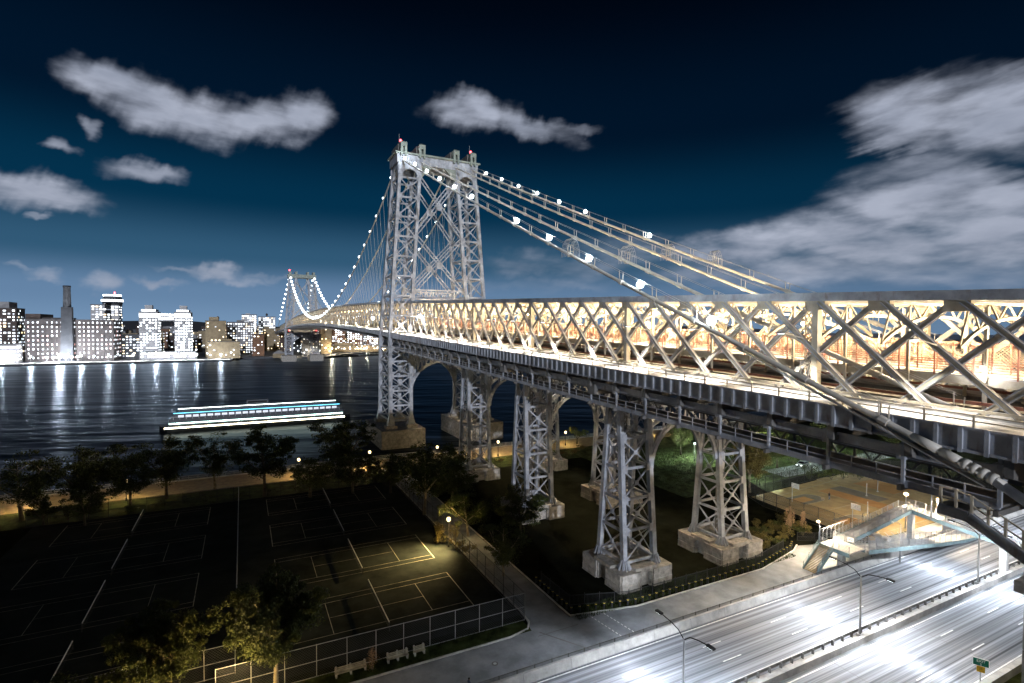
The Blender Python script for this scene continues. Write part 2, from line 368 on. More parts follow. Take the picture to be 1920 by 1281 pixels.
def fence_panel(mb_unused, p, q, z0, z1, name, m, parent, uvs=1.0):
    p = Vector(p); q = Vector(q); ln = (q - p).length
    me = bpy.data.meshes.new(name); me.from_pydata([(p.x, p.y, z0), (q.x, q.y, z0), (q.x, q.y, z1), (p.x, p.y, z1)], [], [(0, 1, 2, 3)])
    uv = me.uv_layers.new(name='UVMap')
    for i, c in enumerate(((0, 0), (ln, 0), (ln, z1 - z0), (0, z1 - z0))): uv.data[i].uv = (c[0] * uvs, c[1] * uvs)
    me.materials.append(MATS[m])
    return new_obj(name, me, parent)
ORD = ['first', 'second', 'third', 'fourth', 'fifth', 'sixth', 'seventh', 'eighth', 'ninth', 'tenth', 'eleventh', 'twelfth', 'thirteenth', 'fourteenth', 'fifteenth', 'sixteenth', 'seventeenth', 'eighteenth', 'nineteenth']
def nth(i):
    if i < 19: return ORD[i]
    t_ = {2: 'twent', 3: 'thirt', 4: 'fort', 5: 'fift'}[(i + 1) // 10]; u_ = (i + 1) % 10
    return t_ + 'ieth' if u_ == 0 else t_ + 'y-' + ORD[u_ - 1]
G = 2.5          # park and highway level above the river

# ================================================================== SETTING
MB().sheet(-6000, 6000, -3000, 9000, -.02).build('water', 'water', kind='structure')
# near bank: one solid sheet with its bulkhead face on the river
MB().box(-900, 900, -1200, -35.6, -3, G).build('ground', 'ground_soil', kind='structure')
MB().box(-900, 900, -35.6, -34.9, -3, G + .12).build('bulkhead', 'concrete', kind='structure')
# far bank
far_poly = [(-1500, 500), (-290, 497), (-150, 503), (-75, 508), (-72, 545), (-2, 552), (4, 533), (34, 531), (60, 585), (120, 640), (420, 690), (2500, 760), (6000, 9000), (-6000, 9000)]
MB().prism(far_poly, -3, 2.2).build('far_bank', 'bld_dark', kind='structure')
hv = []; hf = []
for i in range(61):
    x = -3000 + i * 120; z = 45 + 14 * math.sin(i * .37) + 9 * math.sin(i * .9 + 1) + 5 * random.random()
    hv += [(x, 2900, 2), (x, 3100, max(z, 20)), (x, 3500, max(z, 20))]
for i in range(60):
    a = i * 3; hf += [(a, a + 3, a + 4, a + 1), (a + 1, a + 4, a + 5, a + 2)]
MB().add(hv, hf).build('hills', 'bld_dark', kind='structure')
# pavements and lawns, each a sheet a few millimetres above the one below
MB().sheet(-260, 160, -47, -35.6, G + .004).build('esplanade', 'path_paver', kind='structure')
MB().sheet(-99, -30.6, -126.5, -58.5, G + .004).build('tennis_ground', 'court', kind='structure')
path_pts = [(-140, -137.9), (120, -137.9), (120, -133.6), (40, -133.4), (24.2, -128.4), (21.5, -129.6), (10.4, -132.0), (-15.0, -131.9), (-24.9, -129.8), (-24.9, -119.5), (-24.9, -47), (-29.9, -47), (-29.9, -126.0), (-30.9, -130.0), (-34, -130.6), (-140, -131.2)]
MB().poly([(x, y, G + .008) for x, y in path_pts]).build('footpath', 'path_asphalt', kind='structure')
MB().sheet(-99, -30.9, -130.4, -127.6, G + .012).build('lawn_strip', 'grass', kind='structure')
MB().sheet(-24.6, 26, -131.6, -100, G + .003).build('planting_bed', 'ground_soil', kind='structure')
MB().sheet(26, 130, -100, -47.2, G + .004).build('lawn', 'grass', kind='structure')
MB().sheet(-260, 26, -58.2, -47.2, G + .0042).build('lawn_by_esplanade', 'grass', kind='structure')
MB().sheet(62, 150, -99, -92, G + .012).build('park_drive', 'path_asphalt', kind='structure')
MB().sheet(-44, 75, -138.0, -137.3, G + .02).build('grass_verge', 'grass', kind='structure')
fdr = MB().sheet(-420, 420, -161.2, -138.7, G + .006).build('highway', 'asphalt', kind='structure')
# painted edge lines and lane dashes: parts of the highway
for y in (-139.35, -148.6, -151.5, -160.6):
    o = MB().sheet(-420, 420, y - .08, y + .08, G + .010).build('edge_line', 'paint_white', fdr)
for y in (-142.7, -145.7, -154.3, -157.5):
    for i in range(-8, 13):
        x = i * 12.2 + (2.2 if y < -150 else -2)
        MB().sheet(x, x + 3.0, y - .07, y + .07, G + .010).build('lane_dash', 'paint_white', fdr)
for x in (-31, -3, 13.5, 27, 51):     # slab joints across the road
    MB().sheet(x, x + .06, -160.9, -151.2, G + .009).build('slab_joint', 'steel_dark', fdr)
# crosswalk dashes on the path
pathm = [o for o in COL.objects if o.name == 'footpath'][0]
for x0 in (-22.3, -20.3):
    for i in range(9):
        MB().sheet(x0 + .09 * i, x0 + .12 + .09 * i, -131.5 - .62 * i, -131.1 - .62 * i, G + .014).build('path_dash', 'paint_white', pathm)
MB().sheet(-30.8, -24.9, -131.9, -131.8, G + .013).build('paving_joint', 'steel_dark', pathm)
MB().poly([(-30.3, -131.2, G + .013), (-30.1, -131.2, G + .013), (-26.2, -137.4, G + .013), (-26.4, -137.4, G + .013)]).build('paving_joint', 'steel_dark', pathm)

# kerbs
def kerb(pts, label):
    m = MB()
    for a, b in zip(pts[:-1], pts[1:]): m.beam((*a, G + .06), (*b, G + .06), .22, .16)
    m.build('kerb', 'concrete', kind='structure')
kerb([(-99, -130.55), (-34, -130.55), (-31.2, -129.9), (-30.3, -128.6), (-30.1, -125.8), (-30.1, -58)], '')
kerb([(-24.7, -60), (-24.7, -129.7), (-15.0, -131.75), (10.4, -131.85), (21.5, -129.5), (24.2, -128.2)], '')

# concrete walls along the highway
w = thing('highway_wall', 'pale concrete wall along the far edge of the highway below the mesh fence', 'wall', (0, -138.6, G))
for i in range(-14, 26):
    x = i * 6.1
    m = MB(); m.add([(x + .02, -138.95, G), (x + 6.08, -138.95, G), (x + 6.08, -138.25, G), (x + .02, -138.25, G), (x + .02, -138.72, G + 1.05), (x + 6.08, -138.72, G + 1.05), (x + 6.08, -138.42, G + 1.05), (x + .02, -138.42, G + 1.05)],
                    [(4, 5, 6, 7), (0, 1, 5, 4), (1, 2, 6, 5), (2, 3, 7, 6), (3, 0, 4, 7)])
    m.build('wall_segment', 'concrete', w)
w = thing('near_highway_wall', 'pale concrete parapet along the nearest edge of the highway', 'wall', (0, -161.6, G))
for i in range(-6, 16):
    x = i * 6.1; block('wall_segment', w, x + .02, x + 6.08, -162.0, -161.4, G, G + .95, 'concrete')
MB().sheet(-420, 420, -200, -162.0, G + .02).build('embankment', 'grass', kind='structure')
w = thing('median_barrier', 'dark steel guard rail with a concrete kerb in the middle of the highway', 'barrier', (0, -149.9, G))
MB().box(-420, 420, -150.95, -150.55, G, G + .82).build('median_wall', 'concrete', w)
MB().box(-420, 420, -150.3, -149.5, G + .0, G + .16).build('median_kerb', 'concrete', w)
for z in (.55,): MB().box(-420, 420, -149.42, -149.34, G + z - .16, G + z + .16).build('guard_rail', 'steel_dark', w)
MB().box(-420, 420, -150.52, -150.42, G + .45, G + .62).build('guard_rail', 'galv', w)
for i in range(-36, 60):
    x = i * 1.9; block('post', w, x, x + .14, -149.7, -149.42, G, G + .75, 'steel_dark')

# ================================================================== BRIDGE
def top_z(y):      # top of the stiffening truss
    if y <= 0: return 50.3 + .0369 * y
    if y <= 488: return 50.3 + 4.2 * (1 - ((y - 244) / 244) ** 2)
    return 50.3 - .0369 * (y - 488)
def deck_z(y):     # road surface
    if y <= 0: return 38.9 + .030 * y
    if y <= 488: return 38.9 + 4.2 * (1 - ((y - 244) / 244) ** 2)
    return 38.9 - .030 * (y - 488)
def bot_z(y): return deck_z(y) - 1.7
NODE = [-123.45 + 6.04 * k for k in range(-11, 21)]       # panel points of the side span
ZU = (0, 0, 1)

# ---------------- towers
def cx(z): return 14.58 if z <= 38 else 14.58 + (10.5 - 14.58) * (z - 38) / 59.0
def hd(z): return 7.9 + (4.7 - 7.9) * (z - 7) / 90.0
def corner(sx, ix, iy, z, y0=0.): return Vector((sx * cx(z) + ix * 3.57, y0 + iy * hd(z), z))
LV_LOW = [8.6, 13.7, 18.8, 23.9, 29.0, 33.6]
LV_UP = [38.0 + 6.9 * k for k in range(9)]
def arch_pts(r, zc, n=18, a0=0, a1=math.pi): return [(r * math.cos(a0 + (a1 - a0) * i / n), zc + r * math.sin(a0 + (a1 - a0) * i / n)) for i in range(n + 1)]
def arch_mesh(y, r, zc, th, depth, ztop, xmax, legs, step=2):
    """arch rib with spandrel posts and braces up to a top chord at ztop, in the plane Y=y"""
    rib = MB(); P = arch_pts(r, zc)
    for (x0, z0), (x1, z1) in zip(P[:-1], P[1:]): rib.beam((x0, y, z0), (x1, y, z1), depth, th, up=(0, 1, 0)) if False else rib.beam((x0, y, z0), (x1, y, z1), depth, th)
    sp = MB(); sp.beam((-xmax, y, ztop), (xmax, y, ztop), depth, .5)
    prev = None
    for i in range(2, 17):
        x, z = P[i]
        if (i - 9) % step == 0 or (step == 2 and i % 2 == 0):
            sp.beam((x, y, z), (x, y, ztop), depth * .6, .28)
            if prev is not None:
                if x > 0: sp.beam((x, y, ztop), (prev[0], y, prev[1]), depth * .5, .24)
                else: sp.beam((prev[0], y, ztop), (x, y, z), depth * .5, .24)
            prev = (x, z)
    for s in (1, -1):
        x, z = P[2] if s > 0 else P[16]
        sp.beam((s * xmax, y, z - 1), (x, y, z), depth * .5, .24); sp.beam((s * xmax, y, ztop), (x, y, z), depth * .5, .24)
    return rib, sp
def plate_with_arch(x0, x1, y, z0, z1, r, th, zc):
    """a vertical plate from x0..x1, z0..z1 with a round-headed opening of radius r at the bottom"""
    xm = (x0 + x1) / 2; m = MB(); n = 10
    pts = [(xm + r * math.cos(math.pi * i / n), zc + r * math.sin(math.pi * i / n)) for i in range(n + 1)]
    for yy, sg in ((y - th / 2, 1), (y + th / 2, -1)):
        fs = []; vs = []
        for (a, b), (c, d) in zip(pts[:-1], pts[1:]): m.add([(a, yy, b), (a, yy, z1), (c, yy, z1), (c, yy, d)], [(0, 1, 2, 3) if sg > 0 else (3, 2, 1, 0)])
        m.add([(x1, yy, z0), (x1, yy, z1), (xm + r, yy, z1), (xm + r, yy, z0)], [(0, 1, 2, 3) if sg > 0 else (3, 2, 1, 0)])
        m.add([(xm - r, yy, z0), (xm - r, yy, z1), (x0, yy, z1), (x0, yy, z0)], [(0, 1, 2, 3) if sg > 0 else (3, 2, 1, 0)])
    for (a, b), (c, d) in zip(pts[:-1], pts[1:]): m.add([(a, y - th / 2, b), (c, y - th / 2, d), (c, y + th / 2, d), (a, y + th / 2, b)], [(0, 1, 2, 3)])
    return m
def stone_pier(name, parent, x0, x1, y0, y1, z0, z1, courses, sl, m='stone'):
    """masonry pier: core plus separate stones on its faces"""
    core = MB().box(x0 + .35, x1 - .35, y0 + .35, y1 - .35, z0, z1 - .05).build(name, m, parent)
    h = (z1 - z0) / courses
    for c in range(courses):
        off = (c % 2) * .5; bt = .0 if c == courses - 1 else .10 + .06 * (courses - 1 - c)
        if c == courses - 1: bt = .22
        for face in range(4):
            L_ = (x1 - x0) if face % 2 == 0 else (y1 - y0); n = max(1, round(L_ / sl)); e = [0] + [(i + off) / n * L_ for i in range(0 if off else 1, n)] + [L_]
            for a, b in zip(e[:-1], e[1:]):
                j = random.uniform(-.02, .03); g = .018
                if b - a < .3: continue
                za, zb = z0 + c * h + g, z0 + (c + 1) * h - g
                if face == 0: block('stone', core, x0 + a + g, x0 + b - g, y0 - bt - j, y0 + .5, za, zb, m)
                elif face == 2: block('stone', core, x0 + a + g, x0 + b - g, y1 - .5, y1 + bt + j, za, zb, m)
                elif face == 1: block('stone', core, x1 - .5, x1 + bt + j, y0 + a + g, y0 + b - g, za + .003, zb - .003, m)
                else: block('stone', core, x0 - bt - j, x0 + .5, y0 + a + g, y0 + b - g, za + .003, zb - .003, m)
    return core
def near_tower():
    t = thing('bridge_tower', 'tall pale lattice steel suspension tower nearest the camera, two legs and a capped top', 'bridge tower', (0, 0, 7))
    for sx in (-1, 1):
        for ix in (-1, 1):
            for iy in (-1, 1):
                bar('column', t, corner(sx, ix, iy, 8.3), corner(sx, ix, iy, 38.02), 1.15, 1.5, 'steel', up=(0, 1, 0))
                bar('column', t, corner(sx, ix, iy, 38), corner(sx, ix, iy, 97), 1.05, 1.35, 'steel', up=(0, 1, 0))
                c = corner(sx, ix, iy, 7.2)
                mb = MB(); mb.add([(c.x - 1.25, c.y - 1.25, 7.0), (c.x + 1.25, c.y - 1.25, 7.0), (c.x + 1.25, c.y + 1.25, 7.0), (c.x - 1.25, c.y + 1.25, 7.0), (c.x - .62, c.y - .8, 10.2), (c.x + .62, c.y - .8, 10.2), (c.x + .62, c.y + .8, 10.2), (c.x - .62, c.y + .8, 10.2)],
                                  [(4, 5, 6, 7), (0, 1, 5, 4), (1, 2, 6, 5), (2, 3, 7, 6), (3, 0, 4, 7)])
                mb.build('column_foot', 'steel', t)
        faces = [((-1, -1), (1, -1)), ((-1, 1), (1, 1)), ((-1, -1), (-1, 1)), ((1, -1), (1, 1))]
        for fi, (a, b) in enumerate(faces):
            for LV in (LV_LOW, LV_UP):
                for k, z in enumerate(LV):
                    p = corner(sx, a[0], a[1], z); q = corner(sx, b[0], b[1], z)
                    n = Vector((0, a[1], 0)) if fi < 2 else Vector((a[0], 0, 0))
                    bar('strut', t, p, q, .45, .60, 'steel')
                    if k + 1 < len(LV):
                        z2 = LV[k + 1]; r = corner(sx, a[0], a[1], z2); s = corner(sx, b[0], b[1], z2)
                        k_ = 1.0 if fi in (0, 2) else .62
                        bar('brace', t, p, s, .36 * k_, .26 * k_, 'steel', up=n); bar('brace', t, q, r, .36 * k_, .22 * k_, 'steel', up=n)
                        if fi < 2:
                            c = (p + q + r + s) / 4; bar('gusset', t, c - Vector((.62, 0, 0)), c + Vector((.5, 0, 0)), .4, 1.0, 'steel')
            # gusset plates where the struts meet the columns, river-bank face only
            if fi == 0:
                for z in LV_LOW[1:] + LV_UP[1:]:
                    for ix in (-1, 1):
                        c = corner(sx, ix, -1, z); c.y -= .60; c.x -= ix * .55
                        bar('gusset', t, c - Vector((.6, 0, 0)), c + Vector((.6, 0, 0)), .10, 1.6, 'steel')
        # round-headed plates at the top of the leg
        for iy in (-1, 1):
            y = iy * hd(95); X = sx * cx(95.5)
            plate_with_arch(X - 4.2, X + 4.2, y, 93.4, 98.2, 2.75, .9, 93.5).build('arch_plate', 'steel', t)
        for ix in (-1, 1):
            X = sx * cx(95.5) + ix * 3.6
            mb = plate_with_arch(-4.6, 4.6, 0, 93.4, 98.2, 3.3, .7, 93.5); mb.v = [(X + v[1], v[0], v[2]) for v in mb.v]; mb.f = [f[::-1] for f in mb.f]; mb.build('arch_plate', 'steel', t)
    # deep cap girder with panelled plates
    MB().box(-15.2, 15.2, -5.1, 5.1, 98.2, 101.2).build('cap_girder', 'steel', t)
    MB().box(-15.9, 15.9, -5.9, 5.9, 101.2, 101.75).build('cap_cornice', 'cap_green', t)
    MB().box(-6.2, 6.2, -4.6, 4.6, 101.75, 102.3).build('cap_roof', 'cap_green', t)
    for i in range(-8, 9): bar('stiffener', t, (i * 1.75, -5.16, 98.3), (i * 1.75, -5.16, 101.2), .14, .14, 'steel', up=(0, 1, 0))
    for s in (-1, 1):     # haunches under the cap
        mb = MB(); x = s * 6.6
        mb.add([(x, -5.0, 98.2), (x, -5.0, 93.6), (x - s * 4.5, -5.0, 98.2), (x, -4.4, 98.2), (x, -4.4, 93.6), (x - s * 4.5, -4.4, 98.2)], [(0, 1, 2), (3, 5, 4), (0, 2, 5, 3), (1, 4, 5, 2)])
        mb.build('haunch', 'cap_green', t)
    # saddle housings: pairs of tall posts with hipped caps round each cable
    for X in (-13.0, -6.4, 6.4, 13.0):
        for y in (-4.9, 4.9):
            h = MB()
            for dx in (-.75, .75): h.box(X + dx - .36, X + dx + .36, y - 1.2, y + 1.2, 100.4, 105.0)
            h.box(X - 1.13, X + 1.13, y - 1.22, y + 1.22, 103.5, 105.0); h.box(X - 1.11, X + 1.11, y + (.3 if y < 0 else -1.21), y + (1.21 if y < 0 else -.3), 101.8, 104.6)
            h.build('saddle_housing', 'cap_green', t)
            c = MB(); c.add([(X - 1.25, y - 1.3, 105.0), (X + 1.25, y - 1.3, 105.0), (X + 1.25, y + 1.3, 105.0), (X - 1.25, y + 1.3, 105.0), (X - .4, y, 105.7), (X + .4, y, 105.7)], [(0, 3, 2, 1), (0, 1, 5, 4), (1, 2, 5), (2, 3, 4, 5), (3, 0, 4)])
            c.build('housing_cap', 'cap_green', t)
        MB().box(X - 1.5, X + 1.5, -3.6, 3.6, 101.8, 104.9).build('saddle_cover', 'steel_dark', t)
    # cross bracing between the legs: two tiers of paired members on both faces
    for iy in (-1, 1):
        for z0, z1 in ((52.8, 73.0), (73.8, 94.0)):
            for s in (-1, 1):
                p = Vector((s * (cx(z0) - 3.6), iy * hd(z0), z0)); q = Vector((-s * (cx(z1) - 3.6), iy * hd(z1), z1))
                d = (q - p).normalized(); nrm = Vector((-d.z, 0, d.x)) * .55
                for sg in (-1, 1): bar('cross_brace', t, p + nrm * sg, q + nrm * sg, .34, .36, 'steel', up=(0, 1, 0))
                for i in range(1, 16):
                    f = i / 16; c = p.lerp(q, f); sg = 1 if i % 2 else -1
                    bar('lacing', t, c - nrm * sg, p.lerp(q, f + .05) + nrm * sg, .10, .10, 'steel', up=(0, 1, 0))
            zc = (z0 + z1) / 2; bar('gusset', t, (-1.1, iy * hd(zc), zc), (1.1, iy * hd(zc), zc), .5, 2.2, 'steel')
        # lattice strut above the road
        for z in (51.4, 54.0): bar('portal_chord', t, (-10.4, iy * 6.2, z), (10.4, iy * 6.2, z), .5, .45, 'steel')
        for i in range(10):
            x = -10.0 + 2 * i; bar('portal_brace', t, (x, iy * 6.2, 51.5), (x + 1, iy * 6.2, 53.9), .22, .22, 'steel', up=(0, 1, 0)); bar('portal_brace', t, (x + 1, iy * 6.2, 53.9), (x + 2, iy * 6.2, 51.5), .22, .22, 'steel', up=(0, 1, 0))
        # arch below the road
        rib, sp = arch_mesh(iy * 7.3, 11.0, 17.6, .95, .75, 33.2, 11.2, None)
        rib.build('arch_rib', 'steel', t); sp.build('spandrel_bracing', 'steel', t)
        for s in (-1, 1): bar('arch_leg', t, (s * 11.0, iy * 7.3, 8.2), (s * 11.0, iy * 7.3, 17.7), .7, .7, 'steel', up=(0, 1, 0))
        # head lattice between the legs just under the road
        for z in (33.6, 36.8): bar('portal_chord', t, (-18.2, iy * 7.0, z), (18.2, iy * 7.0, z), .5, .5, 'steel')
        for i in range(13):
            x = -18 + 2.8 * i; bar('portal_brace', t, (x, iy * 7.0, 33.7), (x + 1.4, iy * 7.0, 36.7), .22, .22, 'steel', up=(0, 1, 0)); bar('portal_brace', t, (x + 1.4, iy * 7.0, 36.7), (x + 2.8, iy * 7.0, 33.7), .22, .22, 'steel', up=(0, 1, 0))
    for X in (-13.4, 13.4):
        bar('mast', t, (X, -1.2, 104.9), (X, -1.2, 109.2), .10, .10, 'galv', up=(0, 1, 0))
        MB().sphere((X + .5, -1.2, 106.9), .5, 8, 6).build('beacon', 'lamp_red', t, True)
    # masonry piers standing in the river
    for sx in (-1, 1):
        X = sx * 14.9
        stone_pier('pier', t, X - 7.3, X + 7.3, -13.0, 13.0, -1.5, 6.1, 5, 2.4)
        for iy in (-1, 1):
            for ix in (-1, 1):
                c = corner(sx, ix, iy, 7); block('pedestal', t, c.x - 1.9, c.x + 1.9, c.y - 1.9, c.y + 1.9, 6.0, 7.02, 'stone')
    return t
near_tower()

def far_tower():
    Y0 = 487.7
    t = thing('bridge_tower', 'small far lattice suspension tower across the river at the other bank', 'bridge tower', (0, Y0, 7))
    for sx in (-1, 1):
        m = MB()
        for ix in (-1, 1):
            for iy in (-1, 1):
                m.beam(corner(sx, ix, iy, 7, Y0), corner(sx, ix, iy, 38, Y0), 1.2, 1.5, (0, 1, 0)); m.beam(corner(sx, ix, iy, 38, Y0), corner(sx, ix, iy, 98, Y0), 1.2, 1.4, (0, 1, 0))
        m.build('leg', 'steel', t)
        l = MB()
        for a, b in (((-1, -1), (1, -1)), ((-1, 1), (1, 1)), ((-1, -1), (-1, 1)), ((1, -1), (1, 1))):
            for LV in (LV_LOW, LV_UP):
                for z, z2 in zip(LV[:-1], LV[1:]):
                    p = corner(sx, *a, z, Y0); q = corner(sx, *b, z, Y0); r = corner(sx, *a, z2, Y0); s = corner(sx, *b, z2, Y0)
                    l.beam(p, q, .6, .7); l.beam(p, s, .42, .42); l.beam(q, r, .42, .42)
        l.build('lattice', 'steel', t, kind='stuff')
        stone_pier('pier', t, sx * 14.9 - 7.3, sx * 14.9 + 7.3, Y0 - 13, Y0 + 13, -1.5, 6.9, 1, 30)
    MB().box(-15.5, 15.5, Y0 - 5.2, Y0 + 5.2, 98, 102).build('cap_girder', 'cap_green', t)
    for X in (-13.0, -6.4, 6.4, 13.0): MB().box(X - 1.2, X + 1.2, Y0 - 5.6, Y0 + 5.6, 101.5, 105.2).build('saddle_housing', 'cap_green', t)
    for iy in (-1, 1):
        x = MB()
        for z0, z1 in ((52.8, 73), (73.8, 94)):
            for s in (-1, 1): x.beam((s * (cx(z0) - 3.6), Y0 + iy * hd(z0), z0), (-s * (cx(z1) - 3.6), Y0 + iy * hd(z1), z1), .7, .8, (0, 1, 0))
        x.build('cross_brace', 'steel', t)
        rib, sp = arch_mesh(Y0 + iy * 7.3, 11.0, 17.6, 1.0, .8, 33.2, 11.2, None); rib.build('arch_rib', 'steel', t); sp.build('spandrel_bracing', 'steel', t)
    MB().sphere((-13.4, Y0, 107), .8, 8, 6).build('beacon', 'lamp_red', t, True)
    for X in (-15, 15): MB().sphere((X, Y0 - 8, 36.2), .6, 8, 6).build('beacon', 'lamp_red', t, True)
far_tower()

# ---------------- the three steel piers under the side span
def steel_pier(Yb, zt, label, dtop):
    t = thing('steel_pier', label, 'bridge pier', (0, Yb, 5), 'lattice steel piers under the side span')
    zb = 5.15; ztop = zt
    def cr(sx, ix, iy, z):
        f = (z - zb) / (ztop - zb); w = 2.87 - .27 * f; d = 3.05 + (dtop / 2 - 3.05) * f
        return Vector((sx * 10.2 + ix * w, Yb + iy * d, z))
    LV = [6.0 + (ztop - .3 - 6.0) * i / 5 for i in range(6)]
    for sx in (-1, 1):
        for ix in (-1, 1):
            for iy in (-1, 1):
                bar('column', t, cr(sx, ix, iy, zb + .2), cr(sx, ix, iy, ztop), .72, .78, 'steel', up=(0, 1, 0))
                c = cr(sx, ix, iy, zb); mb = MB()
                for k in range(10):
                    a = 2 * math.pi * k / 10; mb.beam((c.x + .95 * math.cos(a), c.y + .95 * math.sin(a), zb), (c.x + .36 * math.cos(a), c.y + .36 * math.sin(a), zb + 1.35), .10, .34)
                mb.box(c.x - .42, c.x + .42, c.y - .42, c.y + .42, zb, zb + 1.2)
                mb.build('column_foot', 'steel', t)
        faces = [((-1, -1), (1, -1)), ((-1, 1), (1, 1)), ((-1, -1), (-1, 1)), ((1, -1), (1, 1))]
        for fi, (a, b) in enumerate(faces):
            n = Vector((0, a[1], 0)) if fi < 2 else Vector((a[0], 0, 0))
            for k, z in enumerate(LV):
                p = cr(sx, *a, z); q = cr(sx, *b, z); bar('strut', t, p, q, .30, .40, 'steel')
                if k < 5 and fi != 1:
                    r = cr(sx, *a, LV[k + 1]); s = cr(sx, *b, LV[k + 1])
                    k_ = 1.0 if fi in (0, 2) else .55
                    bar('brace', t, p, s, .22 * k_, .17 * k_, 'steel', up=n); bar('brace', t, q, r, .22 * k_, .13 * k_, 'steel', up=n)
                    c = (p + q + r + s) / 4; ax = (q - p).normalized() * (.46 if fi < 2 else .4)
                    bar('gusset', t, c - ax * .75 * k_, c + ax * .75 * k_, .30 * k_, .66 * k_, 'steel')
                if fi == 0 and 0 < k:
                    for ix in (-1, 1):
                        c = cr(sx, ix, -1, z); c.x -= ix * .42; c.y -= .36
                        bar('gusset', t, c - Vector((.42, 0, 0)), c + Vector((.42, 0, 0)), .09, 1.2, 'steel')
        # ladder of thin lattice inside the leg
        m = MB()
        for i in range(28):
            z = 6.2 + i * (ztop - 8) / 28; X = sx * 10.2 - .3; y = Yb + .6; dz = (ztop - 8) / 28
            m.beam((X, y, z), (X + .6, y, z + dz), .08, .08); m.beam((X + .6, y, z), (X, y, z + dz), .08, .08)
        m.beam((sx * 10.2 - .3, Yb + .6, 5.2), (sx * 10.2 - .3, Yb + .6, ztop - 1.5), .14, .14, (0, 1, 0)); m.beam((sx * 10.2 + .3, Yb + .6, 5.2), (sx * 10.2 + .3, Yb + .6, ztop - 1.5), .14, .14, (0, 1, 0))
        m.build('inner_lattice', 'steel_dark', t)
        # plinth: four corner blocks of dressed stone round a sunken core
        X = sx * 10.2
        MB().box(X - 4.0, X + 4.0, Yb - 4.0, Yb + 4.0, G - .5, 4.5).build('plinth_core', 'stone', t)
        for ix in (-1, 1):
            for iy in (-1, 1):
                a0, a1 = sorted((X + ix * 1.15, X + ix * 4.72)); b0, b1 = sorted((Yb + iy * 1.15, Yb + iy * 4.75))
                stone_pier('plinth_block', t, a0, a1, b0, b1, G - .6, 5.14, 4, 1.75)
        for iy in (-1, 1): block('plinth_slab', t, X - 2.0, X + 2.0, Yb + iy * 3.9 - .75, Yb + iy * 3.9 + .75, 4.8, 5.55, 'stone')
        for ix in (-1, 1): block('plinth_slab', t, X + ix * 3.9 - .75, X + ix * 3.9 + .75, Yb - 2.0, Yb + 2.0, 4.81, 5.5, 'stone')
        # head block and bearing up to the truss
        block('head', t, X - 3.0, X + 3.0, Yb - dtop / 2 - .35, Yb + dtop / 2 + .35, ztop, ztop + .7, 'steel')
        block('bearing', t, X - .8, X + .8, Yb - .8, Yb + .8, ztop + .7, bot_z(Yb) - .5, 'steel')
    for iy in (-1, 1):
        y = cr(-1, 1, iy, ztop - 6).y
        rib, sp = arch_mesh(y, 6.95, ztop - 10.0, .55, .5, ztop - .35, 7.3, None, 4)
        rib.build('arch_rib', 'steel', t); sp.build('spandrel_bracing', 'steel', t)
        rib2, _ = arch_mesh(y + iy * .02, 7.45, ztop - 10.0, .18, .42, ztop - .35, 7.3, None); rib2.build('arch_rib', 'steel', t)
    block('cross_girder', t, -17.2, 17.2, Yb - .9, Yb + .9, bot_z(Yb) - 2.4, bot_z(Yb) - .8, 'steel_dark')
steel_pier(-123.45, 29.2, 'nearest lattice steel pier standing on stone plinths beside the bollards and highway', 2.6)
steel_pier(-93.26, 30.0, 'middle lattice steel pier of the side span, on dark ground between the courts', 3.2)
steel_pier(-63.07, 30.9, 'third lattice steel pier, nearest the river path and farthest from the highway', 3.6)

